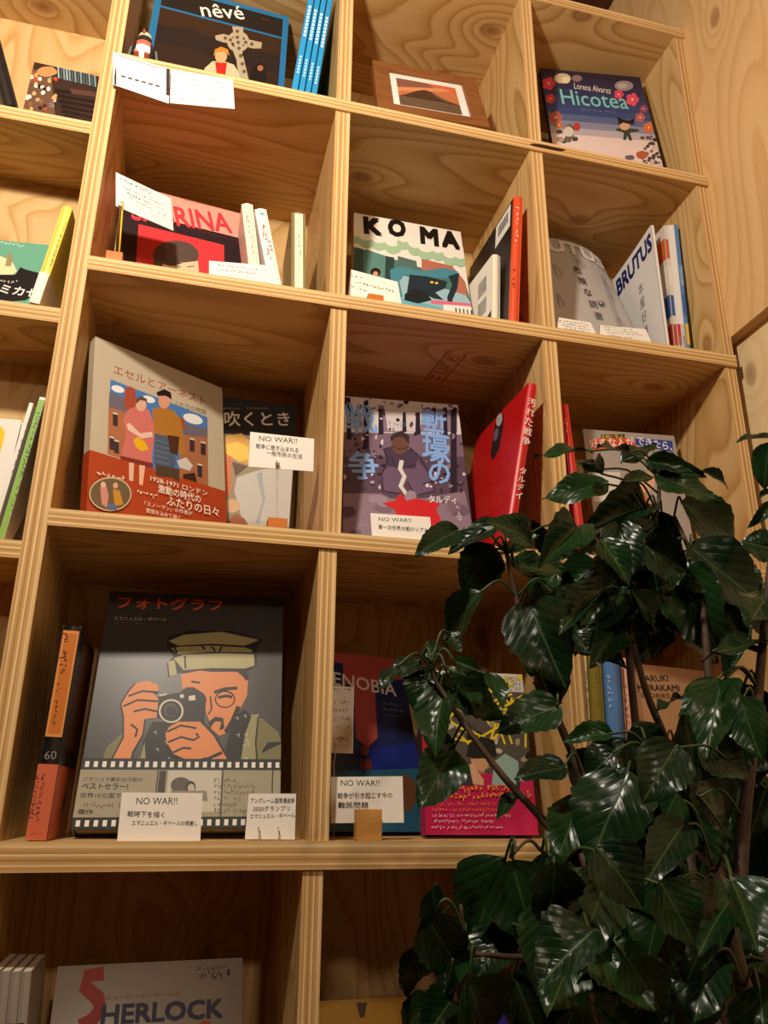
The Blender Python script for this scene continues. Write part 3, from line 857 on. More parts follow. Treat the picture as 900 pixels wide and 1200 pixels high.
p.build('cover_print', root); curl(root, .026, 0); root.location.z += .004
root, fr = book('brutus2', 'magazine', 'white magazine with big navy title turned towards the left', 'magazine', 'e8e4e2', 'magazines on the second row', 'front', False)
p = pL(fr); p.z = _z
p.rect('ebe8e6', 0, 0, 1, 1)
p.textuv('1c2a6c', (.010, .216), (.131, .216), 'BRUTUS', .030, .07)
for i, ch in enumerate('本屋好き。'):
    p.textuv('2a2a30', (.072, .168 - .027 * i), (.088, .168 - .027 * i), ch, .018, .0)
p.fp('c8c0a0', [(.72, .06), (.8, .14), (.88, .12), (.9, .04), (.8, .02)]); p.fp('8a9a7a', [(.78, .10), (.83, .18), (.86, .10)])
p.build('cover_print', root); curl(root, .010, 1)
for i, (cv, art) in enumerate([('d8d2ca', ['b8452c', '3a5a9a', 'e8e0d8', 'c8602c']), ('e8e4e0', ['c83040']), ('efece8', ['d0c8c0']), ('5a88c0', ['e0c040', '3a6ab0', '88a8d0'])]):
    root, fr = book('mag%d' % i, 'magazine', ['magazine with red and orange print just right of the navy-titled one', 'off-white magazine spine, third in the row from the navy title',
                    'plain white magazine spine, second from the side panel', 'magazine with blue edge, last before the side panel'][i], 'magazine', cv, 'magazines on the second row', 'front', False)
    p = pL(fr)
    p.rect(cv, 0, 0, 1, 1)
    for k, c in enumerate(art): p.fp(c, [(.55, .18 + .2 * k), (.99, .16 + .2 * k), (.99, .31 + .2 * k), (.55, .33 + .2 * k)])
    p.build('cover_print', root)
    p = pS(fr)
    for k, c in enumerate(art): p.rect(c, .0, .16 + .2 * k, 1, .30 + .2 * k)
    if i in (1, 2): p.rect('8a8480', .3, .08, .7, .22)
    p.build('spine_print', root)

# ---- third row, first cell
root, fr = book('ethel', 'picture_book', 'large beige picture book with rust paper band, set at an angle', 'book', 'b9ae98')
obi(root, fr, .365, 'a8401e')
p = pF(fr)
K = '6a2a22'
p.text('a04038', (133, 437), (241, 475), 'エセルとアーネスト', 10, .0)
p.text('5a4a40', (204, 475), (242, 486), 'ふたりの物語', 6)
Q = lambda a, b: (90 + a / 5, 380 + b / 5)
p.poly('4878b8', [Q(197, 322), Q(765, 545), Q(770, 955), Q(180, 760)])
for cx, cy, rx, ry in ((240, 380, 40, 20), (680, 555, 60, 28), (420, 440, 40, 20)): p.ell('e2e4e6', *Q(cx, cy), rx / 5, ry / 5, 14, .3)
p.poly('6a6472', [Q(190, 400), Q(280, 430), Q(290, 520), Q(186, 490)]); p.poly('a86a4a', [Q(186, 485), Q(300, 520), Q(290, 795), Q(180, 760)])
p.poly('6a6472', [Q(620, 580), Q(765, 610), Q(766, 670), Q(610, 650)]); p.poly('a06848', [Q(600, 645), Q(766, 665), Q(770, 955), Q(600, 900)])
for cx, cy in ((225, 560), (205, 700), (232, 720), (675, 710), (740, 730), (720, 860)): p.poly('3a2c30', [Q(cx - 14, cy - 45), Q(cx + 14, cy - 38), Q(cx + 14, cy + 40), Q(cx - 14, cy + 33)]); p.poly('c8c4b8', [Q(cx - 14, cy - 45), Q(cx + 14, cy - 38), Q(cx + 14, cy - 28), Q(cx - 14, cy - 35)])
p.poly('a04838', [Q(275, 470), Q(285, 370), Q(320, 365), Q(345, 390), Q(350, 500), Q(300, 520)]); p.poly('9a4a34', [Q(600, 600), Q(605, 540), Q(630, 560), Q(632, 620)])
# a plain couple: woman in a pink dress, man in a brown jacket
p.poly('c8706a', [Q(270, 560), Q(300, 500), Q(350, 480), Q(420, 500), Q(450, 580), Q(455, 660), Q(440, 780), Q(445, 830), Q(255, 790), Q(290, 640)])
p.poly('7a2e28', [Q(255, 770), Q(445, 815), Q(445, 845), Q(256, 800)]); p.poly('e0b49a', [Q(305, 810), Q(335, 815), Q(330, 920), Q(305, 915)]); p.poly('e0b49a', [Q(365, 825), Q(400, 830), Q(385, 945), Q(365, 940)])
p.ell('d8aa94', *Q(376, 470), 6.4, 8); p.poly('5a4a44', [Q(345, 470), Q(350, 435), Q(380, 420), Q(410, 440), Q(412, 475), Q(400, 450), Q(370, 445)])
p.poly('dcc0b0', [Q(290, 585), Q(310, 580), Q(370, 640), Q(440, 630), Q(445, 660), Q(380, 670), Q(300, 620)]); p.poly('e0b020', [Q(330, 680), Q(355, 660), Q(400, 690), Q(420, 735), Q(375, 745), Q(345, 720)])
p.poly('a8722e', [Q(440, 500), Q(500, 480), Q(570, 510), Q(610, 560), Q(640, 760), Q(600, 770), Q(590, 660), Q(560, 690), Q(455, 640)])
p.poly('4a5a70', [Q(455, 640), Q(540, 660), Q(580, 800), Q(570, 850), Q(455, 820)]); p.poly('4a2a1c', [Q(530, 650), Q(600, 660), Q(590, 770), Q(545, 750)])
for k in range(5): p.line('7a8aa0', [Q(458, 680 + 30 * k), Q(540, 700 + 30 * k)], .0008)
p.poly('4a3c30', [Q(460, 820), Q(600, 850), Q(600, 930), Q(560, 900), Q(465, 890)])
p.ell('d09880', *Q(512, 450), 7, 9); p.poly('22181a', [Q(465, 400), Q(510, 380), Q(550, 400), Q(555, 440), Q(520, 420), Q(475, 420)])
p.poly('c8c4c0', [Q(585, 800), Q(640, 780), Q(680, 830), Q(660, 860), Q(600, 840)]); p.poly('3a201a', [Q(620, 880), Q(690, 870), Q(705, 930), Q(660, 955), Q(625, 930)])
p.build('cover_print', root)
p = pF(fr); p.z = 0.0026
p.ell('c8b898', *Q(190, 1000), 25, 20); p.ell('6a5a40', *Q(190, 1000), 23.5, 18.5)
p.poly('c88a80', [Q(130, 960), Q(165, 950), Q(180, 1010), Q(170, 1080), Q(140, 1060)]); p.ell('e0b49a', *Q(148, 945), 3, 3.5)
p.poly('c08a30', [Q(205, 970), Q(245, 980), Q(265, 1060), Q(215, 1070)]); p.ell('d8a488', *Q(220, 950), 3, 3.5); p.poly('5a6a90', [Q(175, 1060), Q(215, 1050), Q(230, 1095), Q(180, 1095)])
W_ = 'f0e4d4'
p.text(W_, Q(425, 920), Q(760, 1010), '1928-1971 ロンドン', 6, .01); p.text(W_, Q(470, 985), Q(720, 1050), '激動の時代の', 9, .02)
p.scribble(W_, Q(340, 978), Q(475, 1020), .004, 6); p.text(W_, Q(520, 1060), Q(825, 1130), 'ふたりの日々', 10, .02)
p.text(W_, Q(390, 1065), Q(670, 1125), '『スノーマン』の作者が', 5, .0); p.text(W_, Q(400, 1105), Q(600, 1150), '愛情を込めて描く', 5, .0)
p.scribble(W_, Q(105, 875), Q(280, 915), .004, 5)
p.build('band_print', root)
root, fr = book('wind', 'picture_book', 'black-topped picture book with white lettering, behind the angled beige book', 'book', '1c1412', rough=.65)
p = pF(fr)
p.poly('9a8a68', [(225, 506), (352, 514), (345, 625), (225, 625)])
G = lambda a, b: (250 + a / 6.92, 460 + b / 6.92)
p.poly('d8a028', [G(60, 400), G(110, 350), G(230, 330), G(300, 400), G(420, 480), G(400, 560), G(300, 590), G(200, 560), G(100, 500)])
p.poly('f0c838', [G(100, 420), G(200, 400), G(280, 440), G(290, 540), G(210, 560), G(110, 500)]); p.poly('d86a28', [G(60, 500), G(150, 520), G(140, 800), G(110, 860), G(60, 700)])
p.poly('c8c4bc', [G(190, 690), G(330, 640), G(420, 620), G(660, 620), G(640, 1090), G(250, 1090), G(170, 800)]); p.poly('a8aab0', [G(350, 660), G(400, 640), G(400, 720), G(420, 860), G(370, 1060), G(340, 1060), G(400, 880), G(380, 800)])
p.poly('5a3a20', [G(150, 560), G(280, 600), G(180, 680)]); p.ell('d8b088', *G(150, 920), 10, 8); p.poly('a0562a', [G(110, 1050), G(180, 980), G(250, 1020), G(300, 1100), G(100, 1100)])
p.textuv('efe8e0', p.uv(G(-200, 262)), p.uv(G(620, 262)), '風が吹くとき', None, .02)
p.scribble('b0a8a0', G(70, 130), G(215, 132), .0022, 8); p.scribble('b0a8a0', G(270, 127), G(440, 129), .0022, 8)
p.build('cover_print', root)

# ---- third row, second cell
root, fr = book('trench', 'comic_book', 'purple battlefield comic book with blue lettering and red splash', 'book', '5a4658')
p = pF(fr)
G = lambda a, b: (400 + a / 3.4615, 440 + b / 3.4615)
p.poly('d8d0d4', [G(10, 80), G(475, 120), G(490, 260), G(5, 240)]); p.poly('7a6478', [G(0, 230), G(490, 240), G(500, 330), G(0, 330)])
p.poly('8a7688', [G(150, 120), G(470, 140), G(470, 230), G(150, 230)])
p.poly('cfc6ca', [G(170, 110), G(330, 125), G(320, 230), G(190, 225)])
for x, y0, y1, w in ((30, 90, 260, 14), (100, 100, 300, 18), (160, 135, 240, 16), (255, 150, 230, 12), (310, 150, 240, 16), (375, 130, 330, 14), (420, 130, 260, 16), (455, 140, 480, 22)):
    p.poly('2c2230', [G(x - w / 2, y0), G(x + w / 2, y0), G(x + w / 2 + 4, y1), G(x - w / 2 - 2, y1)])
for k in range(70): blob(p, RB.choice(['2a2030', '4a3a4c', '8a7890', 'b8a8b4', '3a2c3a']), G(RB.uniform(10, 490), 0)[0], G(0, RB.uniform(85, 470))[1], RB.uniform(1, 4), RB.uniform(1, 4), 6, .6)
p.poly('6a5470', [G(160, 400), G(220, 340), G(290, 330), G(360, 400), G(380, 470), G(300, 490), G(270, 430), G(230, 480), G(170, 470)])
p.poly('4a3850', [G(170, 300), G(215, 290), G(270, 300), G(310, 320), G(300, 380), G(190, 370)]); p.ell('6a4a3c', *G(238, 280), 10, 12); p.poly('3a2c38', [G(200, 270), G(210, 235), G(245, 225), G(275, 245), G(275, 280), G(250, 250), G(225, 250)])
for q in ([(170, 300), (205, 288), (238, 300), (275, 292), (312, 322), (350, 390), (378, 468)], [(170, 300), (190, 340), (165, 400), (170, 468), (232, 480)], [(205, 330), (215, 372), (260, 376), (300, 360)], [(268, 430), (300, 488), (376, 470)], [(20, 500), (90, 480), (150, 505), (210, 500)], [(400, 520), (450, 490), (500, 500)], [(60, 560), (110, 540), (160, 580)], [(430, 600), (480, 560), (520, 590)], [(40, 330), (110, 350), (150, 330)], [(330, 440), (420, 420), (490, 450)]):
    p.line('241a28', [G(*t) for t in q], .0014)
p.line('d8d4d0', [G(245, 345), G(238, 380), G(256, 410), G(240, 450), G(262, 480), G(280, 510)], .006)
p.poly('8a7486', [G(0, 480), G(160, 480), G(200, 500), G(330, 500), G(500, 470), G(545, 680), G(0, 680)])
for k in range(16): blob(p, RB.choice(['7a6478', '9a8696', '5a4658', '6e5a6c']), *G(RB.uniform(20, 510), RB.uniform(490, 650)), RB.uniform(6, 12), RB.uniform(4, 8), 8, .5)
p.poly('cc2226', [G(165, 520), G(215, 510), G(240, 480), G(265, 510), G(300, 500), G(400, 520), G(385, 545), G(410, 600), G(430, 630), G(320, 620), G(230, 580), G(215, 545)])
for k in range(150):
    x, y = RB.uniform(5, 500), RB.uniform(85, 480)
    if 170 < x < 330 and y > 220: continue
    blob(p, RB.choice(['201828', '2a2030', '4a3a4c', 'c8bcc8', 'd8d0d4', '3a2c3a', '8a7890']), *G(x, y), RB.uniform(.8, 3), RB.uniform(.8, 3.5), 6, .8)
def big(ch, a, b, w=1.0): p.text('86b0ee', a, b, ch, (b[0] - a[0]) * w, .03)
big('塹', G(325, 235), G(425, 247), 1.0); big('壕', G(330, 338), G(440, 350), 1.0); big('の', G(355, 430), G(440, 440), .9)
big('戦', G(28, 225), G(148, 222), .85); big('争', G(35, 412), G(155, 412), .85)
p.text('efe8e4', G(355, 515), G(468, 520), 'タルディ', 8, .02); p.scribble('d8d0d0', G(472, 530), G(478, 590), .004, 5)
p.scribble('b8a8b4', G(60, 605), G(115, 610), .0015, 6); p.scribble('6a88b8', G(190, 195), G(285, 200), .004, 5)
p.build('cover_print', root)
root, fr = book('redbk', 'comic_book', 'bright red hardcover comic leaning on the divider, white lettering on spine', 'book', 'c4161a', None, 'front')
p = pL(fr)
G = lambda a, b: (400 + a / 3.4615, 440 + b / 3.4615)
p.poly('2a2024', [G(625, 190), G(640, 160), G(660, 160), G(655, 220), G(640, 300), G(615, 345), G(605, 320)]); p.ell('b8b0b0', *G(641, 180), 3.4, 8, 12, .2); p.ell('6a6470', *G(628, 240), 2.6, 8, 12, .2)
for k in range(7): p.scribble('dc8a80', G(556, 512 + k * 12), G(655, 432 + k * 14), .0012, 10)
p.scribble('dc8a80', G(585, 620), G(632, 570), .0016, 4)
p.build('cover_print', root)
p = pS(fr)
for i, ch in enumerate('汚れた戦争'): p.vtext('f4e8e4', G(772 - i * 5.5, 95 + i * 39), G(766 - i * 5.5, 130 + i * 39), ch, 1, .01)
for i, ch in enumerate('タルディ'): p.vtext('f4e8e4', G(735 - i * 5, 375 + i * 33), G(730 - i * 5, 405 + i * 33), ch, 1, .005)
p.build('spine_print', root)

# ---- third row, third cell
root, fr = book('redthin', 'book_with_red_spine', 'narrow red spine with blue foot, half hidden by the divider', 'book', 'cc2a22', None, 'front')
p = pS(fr); p.rect('3a86b0', 0, 0, 1, .16); p.scribble('f0c0b0', (662, 490), (664, 512), .003, 4); p.build('spine_print', root)
root, fr = book('suki', 'comic_book', 'grey book with orange and blue title boxes, behind the plant top', 'book', 'a89e96')
p = pF(fr)
G = lambda a, b: (640 + a / 3.4615, 380 + b / 3.4615)
p.poly('2a241c', [G(222, 448), G(318, 446), G(318, 466), G(222, 470)]); p.text('e8c050', G(226, 465), G(314, 463), '北欧に学ぶ', 4.4, .02)
p.poly('d8502c', [G(178, 465), G(330, 462), G(360, 470), G(362, 496), G(180, 510)]); p.text('f4ece4', G(180, 500), G(362, 492), '好きな人が', 10, .02)
p.poly('3a4a9c', [G(362, 460), G(512, 474), G(515, 520), G(362, 488)]); p.text('f4f0ec', G(368, 486), G(512, 512), 'できたら、', 9, .02)
p.poly('6a8a3a', [G(430, 515), G(490, 522), G(492, 545), G(430, 540)]); p.poly('d8d4cc', [G(190, 600), G(300, 600), G(300, 720), G(195, 720)])
p.poly('d8702c', [G(350, 660), G(400, 680), G(440, 790), G(390, 790)]); p.ell('e0b090', *G(400, 640), 12, 12); p.poly('c8b090', [G(300, 780), G(480, 780), G(500, 1000), G(280, 1000)])
p.poly('e8e2da', [G(300, 785), G(360, 795), G(355, 810), G(300, 805)])
p.build('cover_print', root)

# ---- fourth row, first cell
root, fr = book('slipcase', 'boxed_book', 'upright black book with orange spine label and coral paper band', 'book', '1c1614', None, 'front')
p = pS(fr)
p.rect('e0924c', .10, .46, .94, .975); p.rect('c8742c', .22, .475, .84, .96)
p.scribble('5a2a14', (79, 742), (74, 790), .005, 6); p.scribble('6a3418', (70, 800), (64, 850), .003, 7)
p.rect('d06a4a', 0, 0, 1, .335)
p.text('8a8480', (52, 890), (66, 890), '60', 10, -.01)
p.scribble('5a2418', (52, 905), (44, 965), .003, 9); p.scribble('5a2418', (44, 905), (36, 962), .003, 9); p.scribble('5a2418', (36, 977), (52, 977), .0015, 4)
p.build('spine_print', root)
p = pR(fr)
p.rect('cc6444', 0, 0, 1, .335); p.rect('5a3018', .2, .42, .9, .95); p.fp('2a1a10', [(.5, .18), (.58, .24), (.66, .18), (.58, .10)])
p.build('cover_print', root)
root, fr = book('photograph', 'comic_book', 'big charcoal comic book showing a man in a cap with a camera', 'book', '3c3836')
p = pF(fr)
G = lambda a, b: (80 + a / 3.3333, 690 + b / 3.3333)
p.text('e05a34', G(190, 72), G(598, 84), 'フォトグラフ', 13, .03)
p.text('c8c0b4', G(178, 122), G(384, 126), 'エマニュエル・ギベール', 4.4, .01); p.scribble('8a8078', G(175, 133), G(300, 136), .0012, 10); p.scribble('a0402c', G(175, 146), G(305, 149), .0012, 10)
INK, SKIN, CAP, OLV = '17130f', 'e08a50', 'b0a878', '7a7448'
# cap
p.poly(INK, [G(384, 215), G(390, 185), G(480, 162), G(650, 165), G(758, 198), G(735, 235), G(738, 300), G(700, 322), G(430, 330), G(390, 345), G(385, 290), G(410, 265)])
p.poly(CAP, [G(392, 205), G(450, 180), G(600, 168), G(745, 200), G(690, 222), G(560, 215), G(430, 222)])
p.poly(CAP, [G(400, 232), G(440, 226), G(560, 222), G(690, 230), G(720, 240), G(715, 248), G(560, 246), G(430, 256)])
p.poly(CAP, [G(412, 272), G(450, 258), G(600, 252), G(725, 256), G(728, 300), G(690, 312), G(560, 310), G(450, 318)]); p.poly(CAP, [G(390, 285), G(415, 278), G(425, 335), G(396, 342)])
for a, b in ((G(455, 262), G(458, 312)), (G(412, 225), G(425, 250)), (G(560, 225), G(575, 245)), (G(600, 226), G(590, 246)), (G(520, 222), G(535, 238))): p.line(INK, [a, b], .0022)
# face
p.poly(SKIN, [G(440, 335), G(520, 318), G(680, 318), G(702, 360), G(698, 420), G(665, 480), G(640, 520), G(615, 565), G(590, 575), G(560, 550), G(545, 500), G(520, 430), G(445, 390)])
p.poly(INK, [G(500, 318), G(690, 312), G(706, 345), G(694, 362), G(684, 345), G(660, 325), G(560, 325)]); p.poly(SKIN, [G(675, 370), G(700, 362), G(697, 420), G(672, 450)])
p.line(INK, [G(570, 405), G(610, 392), G(660, 388)], .004); p.line(INK, [G(480, 362), G(515, 368)], .0025)
p.line(INK, [G(612 + 38 * math.cos(t), 432 + 32 * math.sin(t)) for t in [k * .45 for k in range(15)]], .0014); p.line(INK, [G(585, 425), G(620, 418), G(640, 424)], .003)
p.line(INK, [G(555, 420), G(560, 470), G(548, 490)], .0018); p.poly(INK, [G(548, 520), G(575, 500), G(605, 505), G(610, 545), G(590, 555), G(598, 520), G(575, 518), G(552, 545)])
p.line(INK, [G(665, 460), G(640, 520), G(615, 560)], .005)
# coat, scarf
p.poly(OLV, [G(700, 490), G(760, 510), G(820, 560), G(845, 640), G(845, 705), G(660, 705)]); p.poly('9a9468', [G(700, 495), G(745, 490), G(735, 600), G(730, 705), G(668, 705), G(690, 580)])
p.poly(INK, [G(650, 500), G(690, 470), G(715, 500), G(690, 570), G(668, 705), G(600, 705), G(620, 600)])
p.line(INK, [G(742, 500), G(732, 600), G(740, 705)], .0018); 
for k in range(5): p.line(INK, [G(760 + 14 * k, 640 - 8 * k), G(785 + 12 * k, 600)], .003)
p.poly(OLV, [G(120, 705), G(150, 620), G(215, 560), G(215, 705)]); p.poly(INK, [G(290, 600), G(330, 520), G(420, 520), G(450, 705), G(300, 705)])
p.poly('9a9468', [G(270, 705), G(298, 600), G(305, 705)])
for k in range(26):
    x, y = RB.choice([(RB.uniform(310, 430), RB.uniform(560, 700)), (RB.uniform(640, 700), RB.uniform(490, 690))])
    p.line('d8d4c8', [G(x, y), G(x + 8, y - 6), G(x + 10, y + 6)], .0008)
# camera
p.poly(INK, [G(350, 420), G(440, 405), G(460, 385), G(490, 385), G(530, 410), G(540, 430), G(530, 520), G(420, 530), G(345, 500)])
p.ell('d8d0c0', *G(402, 478), 14.5, 14.0); p.ell(INK, *G(402, 478), 12.4, 12.0); p.ell('4a443e', *G(400, 475), 8, 8); p.ell(INK, *G(402, 478), 6, 6)
p.poly('d8d0c0', [G(470, 420), G(495, 415), G(497, 435), G(472, 438)]); p.line('d8d0c0', [G(355, 418), G(385, 412)], .0018); p.ell('d8d0c0', *G(444, 420), 2.4, 2.4)
# hands and arms
p.poly(SKIN, [G(262, 370), G(310, 360), G(350, 375), G(355, 400), G(330, 405), G(352, 430), G(350, 460), G(345, 505), G(300, 510), G(295, 570), G(255, 640), G(240, 705), G(150, 705), G(215, 580), G(215, 500), G(205, 450), G(235, 400)])
for q in ([(235, 420), (290, 400), (350, 405)], [(215, 460), (270, 435), (350, 440)], [(255, 480), (300, 470), (348, 480)], [(245, 530), (270, 550), (262, 580)]): p.line(INK, [G(*t) for t in q], .0024)
p.line(INK, [G(262, 370), G(235, 400), G(205, 450), G(215, 500), G(215, 580), G(150, 705)], .0016); p.line(INK, [G(300, 510), G(292, 570), G(252, 640), G(238, 705)], .0016)
p.poly(SKIN, [G(380, 565), G(395, 540), G(430, 520), G(520, 520), G(570, 570), G(605, 630), G(640, 705), G(580, 705), G(550, 660), G(480, 680), G(410, 650), G(385, 610)])
for q in ([(385, 560), (440, 535), (500, 545)], [(390, 600), (440, 580), (490, 592), (510, 580), (500, 565)], [(410, 640), (450, 622), (480, 625)], [(520, 520), (570, 570), (610, 640), (650, 705)], [(385, 610), (410, 650), (480, 680), (540, 662)]): p.line(INK, [G(*t) for t in q], .0024)
p.ell('e8e4da', *G(557, 678), 6.2, 6.2); p.line(INK, [G(540, 668), G(600, 640)], .0035)
# printed film-strip band
p.fp('1c1a18', [(0, 0), (1, 0), (1, .262), (0, .262)])
p.rect('a09880', .0, .042, 1, .218)
for k in range(24):
    for v0 in (.228, .010): p.rect('efeade', .018 + k * .0415, v0, .038 + k * .0415, v0 + .022)
for a in (.375, .70, .955): p.rect('1c1a18', a, .042, a + .006, .218)
p.rect('c8c2b0', .43, .06, .695, .216); p.ell('5a5248', *G(440, 770), 12, 10); p.ell('3a342e', *G(478, 775), 6, 7); p.ell('c0b8a8', *G(480, 780), 4, 5); p.rect('3a342e', .385, .12, .42, .215); p.poly('8a8272', [G(400, 790), G(540, 790), G(545, 830), G(400, 830)])
p.text('3a3228', G(58, 752), G(290, 754), 'フランスで累計30万部の', 4.6, .01); p.text('1c1814', G(52, 782), G(232, 784), 'ベストセラー!', 6.6, .03)
p.text('2c261e', G(46, 816), G(260, 818), '世界15カ国で翻訳', 5.4, .015); p.scribble('4a4236', G(40, 846), G(210, 848), .003, 10); p.text('1c1814', G(36, 880), G(96, 882), '傑作', 5.4, .03)
for k, t in enumerate(('1986年、', '戦乱のアフガニスタンを', '旅する医療団に同行した', '一人の写真家。', '彼が目撃した', 'アフガニスタンの真実')): p.scribble('5a5244', G(568, 748 + 24 * k), G(568 + len(t) * 15, 749 + 24 * k), .003, len(t))
p.build('cover_print', root)

# ---- fourth row, second cell
root, fr = book('zenobia', 'picture_book', 'dark blue and red picture book with pale six-letter title fragment', 'book', '1a2350')
p = pF(fr)
G = lambda a, b: (380 + a / 3.2143, 740 + b / 3.2143)
p.poly('a8443c', [G(-20, 70), G(295, 105), G(310, 180), G(190, 190), G(200, 400), G(160, 440), G(120, 400), G(110, 200), G(75, 200), G(70, 120), G(-20, 110)])
p.poly('1c2a78', [G(190, 440), G(340, 420), G(370, 520), G(110, 560), G(130, 470)]); p.poly('2a5a74', [G(-20, 530), G(375, 515), G(400, 800), G(-20, 800)])
p.ell('6a4428', *G(300, 610), 16, 22); p.poly('7a3428', [G(135, 480), G(175, 480), G(180, 520), G(135, 520)]); p.ell('8a4a34', *G(152, 450), 5, 6)
p.text('e0d4cc', G(-15, 190), G(272, 245), 'ZENOBIA', 15, .015); p.scribble('a0707a', G(130, 238), G(180, 244), .0015, 5)
for k in range(3): p.scribble('98a0b8', G(220, 270 + 22 * k), G(300 - 6 * k, 281 + 20 * k), .0018, 7)
p.build('cover_print', root)
root, fr = book('yellow', 'comic_book', 'comic book with yellow scribbled lines and magenta paper band', 'book', '3a3632')
obi(root, fr, .36, 'c41a56')
p = pF(fr)
G = lambda a, b: (380 + a / 3.2143, 740 + b / 3.2143)
p.rect('b81e3a', 0, .36, .05, 1); p.rect('d8d4cc', .05, .86, 1, 1); p.rect('57524a', .05, .36, 1, .88)
for k in range(90): blob(p, RB.choice(['2a2622', '8a8478', 'c8c0b0', '4a443e', 'a89878', '1c1a18']), *G(RB.uniform(390, 790), RB.uniform(200, 560)), RB.uniform(2, 6), RB.uniform(2, 5), 7, .6)
for k in range(44):
    x, y = RB.uniform(440, 780), RB.uniform(150, 430); a = RB.uniform(0, 3.1)
    p.line('f0d424', [G(x - 55 * math.cos(a), y - 40 * math.sin(a)), G(x + 55 * math.cos(a), y + 40 * math.sin(a))], .0026)
for k in range(6): p.scribble('3a3632', G(650, 172 + 9 * k), G(740, 176 + 9 * k), .002, 7)
p.poly('22201e', [G(535, 470), G(545, 420), G(590, 395), G(640, 410), G(650, 470), G(600, 480)]); p.poly('d8a078', [G(550, 480), G(600, 478), G(620, 500), G(600, 530), G(560, 520)])
p.poly('e0b08a', [G(545, 500), G(560, 500), G(600, 560), G(600, 580), G(560, 575)]); p.poly('9ab8b0', [G(640, 490), G(680, 460), G(730, 490), G(735, 580), G(630, 580)]); p.poly('3a3a40', [G(480, 520), G(540, 490), G(560, 580), G(470, 580)])
p.build('cover_print', root)
p = pF(fr); p.z = .0026
p.scribble('f0a030', G(470, 588), G(700, 588), .005, 12); p.scribble('f0a030', G(420, 620), G(775, 618), .005, 18)
for k, c in enumerate(('e89030', 'e89030', 'f4d8dc', 'f4d8dc', 'f4d8dc')): p.scribble(c, G(400, 650 + 22 * k), G(640 + 30 * (k % 3), 650 + 22 * k), .0022, 22)
p.build('band_print', root)

# ---- fourth row, third cell: spines behind the leaves
for key, cv, lab in (('low0', 'e6d6b0', 'narrow cream spine next to the divider, behind the leaves'), ('low1', '8a7a2a', 'olive yellow spine behind the plant leaves'),
                     ('low2', '5a8ac8', 'sky blue spine behind the plant leaves'), ('low3', 'eab49a', 'pale pink spine right of the sky blue spine')):
    root, fr = book(key, 'novel', lab, 'book', cv, 'spines behind the leaves', 'front')
    p = pS(fr)
    if key == 'low3': p.scribble('a04a3a', (732, 800), (735, 850), .003, 5)
    elif key == 'low2': p.rect('3a5a8a', .85, 0, .98, 1); p.scribble('e0e8f0', (712, 790), (714, 830), .003, 5)
    else: p.scribble('6a5a30', ((683 + 690) / 2 if key == 'low0' else 698, 785), ((683 + 690) / 2 + 2 if key == 'low0' else 700, 830), .002, 6)
    p.build('spine_print', root)
root, fr = book('murakami', 'novel', 'tan hardback with plain dark capital letters, behind the plant stems', 'book', 'b48a66')
p = pF(fr)
G = lambda a, b: (640 + a / 3.4615, 740 + b / 3.4615)
p.text('2a1c18', G(380, 205), G(497, 202), 'HARUKI', 7.5, .02); p.text('2a1c18', G(372, 240), G(542, 242), 'MURAKAMI', 7, .02); p.text('2a1c18', G(385, 268), G(502, 270), 'STORIES', 5, .01)
p.build('cover_print', root)

# ---- fifth row
for i in range(4):
    root, fr = book('lupin%d' % i, 'comic_book', 'pale grey paperback spine, %s in the bottom left group of four' % ['leftmost', 'second from left', 'third from left', 'rightmost'][i], 'book', '9a9288', 'four grey spines at bottom left', 'front', False)
    p = pS(fr)
    v0 = .64
    for k, ch in enumerate('LUPIN'):
        vs, ts, x0, x1, y0, y1 = text_tris(ch)
        p.lay(); s_ = .0085
        p.add([(fr[2] / 2 - .0035 + (y * s_), .19 - .009 * k - (x - x0) * s_) for x, y in vs], ts, hexc('2a2420'))
    p.build('spine_print', root)
root, fr = book('herlock', 'comic_book', 'grey glossy large book with navy capitals and a red curved S', 'book', 'a8a096', rough=.18)
p = pF(fr)
G = lambda a, b: (a / 3, 1080 + b / 3)
p.line('b8281e', [G(365, 182), G(310, 190), G(300, 230), G(345, 270), G(352, 310), G(320, 350), G(280, 370)], .014)
p.text('b83020', G(370, 276), G(632, 260), 'シャーロック・ホームズ', 5, .01)
p.text('1c2250', G(355, 362), G(782, 336), 'HERLOCK', 22, .06); p.ell('c85028', *G(722, 368), 7, 7)
p.scribble('2a2622', G(690, 166), G(795, 161), .003, 8); p.scribble('2a2622', G(690, 190), G(795, 185), .0045, 9); p.text('1c2250', G(800, 190), G(808, 189), '1', 7, .03)
p.build('cover_print', root)
BOX['goldbk'] = ('5', 0.035, 0.08, 0.0, 0.25, 0.0, 0.125, 0.018, 0.178)
root, fr = book('goldbk', 'magazine', 'mustard yellow book with only its top edge in view at the bottom', 'magazine', 'c8982a', None, 'left', False)
p = pF(fr); p.rect('d8a830', .02, .5, .98, .98); p.fp('5a4420', [(.34, .98), (.44, .98), (.41, .9), (.37, .9)]); p.build('cover_print', root)
BOX['purplebk'] = ('5', 0.232, 0.03, 0.0, 0.0, -0.16, 0.014, 0.12, 0.205)
root, fr = book('purplebk', 'novel', 'violet blue book tilting left beside the dotted spine', 'book', '3a2a9a', None, 'front')
p = pS(fr); p.rect('e04a6a', 0, .93, .3, 1); p.build('spine_print', root)
root, fr = book('spot', 'novel', 'white dotted spine with pink foot by the lower divider', 'book', 'd8d2c4', None, 'front')
p = pS(fr); p.rect('d8a0a0', 0, .0, 1, .74); p.rect('e8e2d4', 0, .80, 1, 1)
for k in range(16): p.ell('5a4a40', 661 + RB.random() * 7, 1110 + RB.random() * 40, .6, .6, 6)
p.build('spine_print', root)
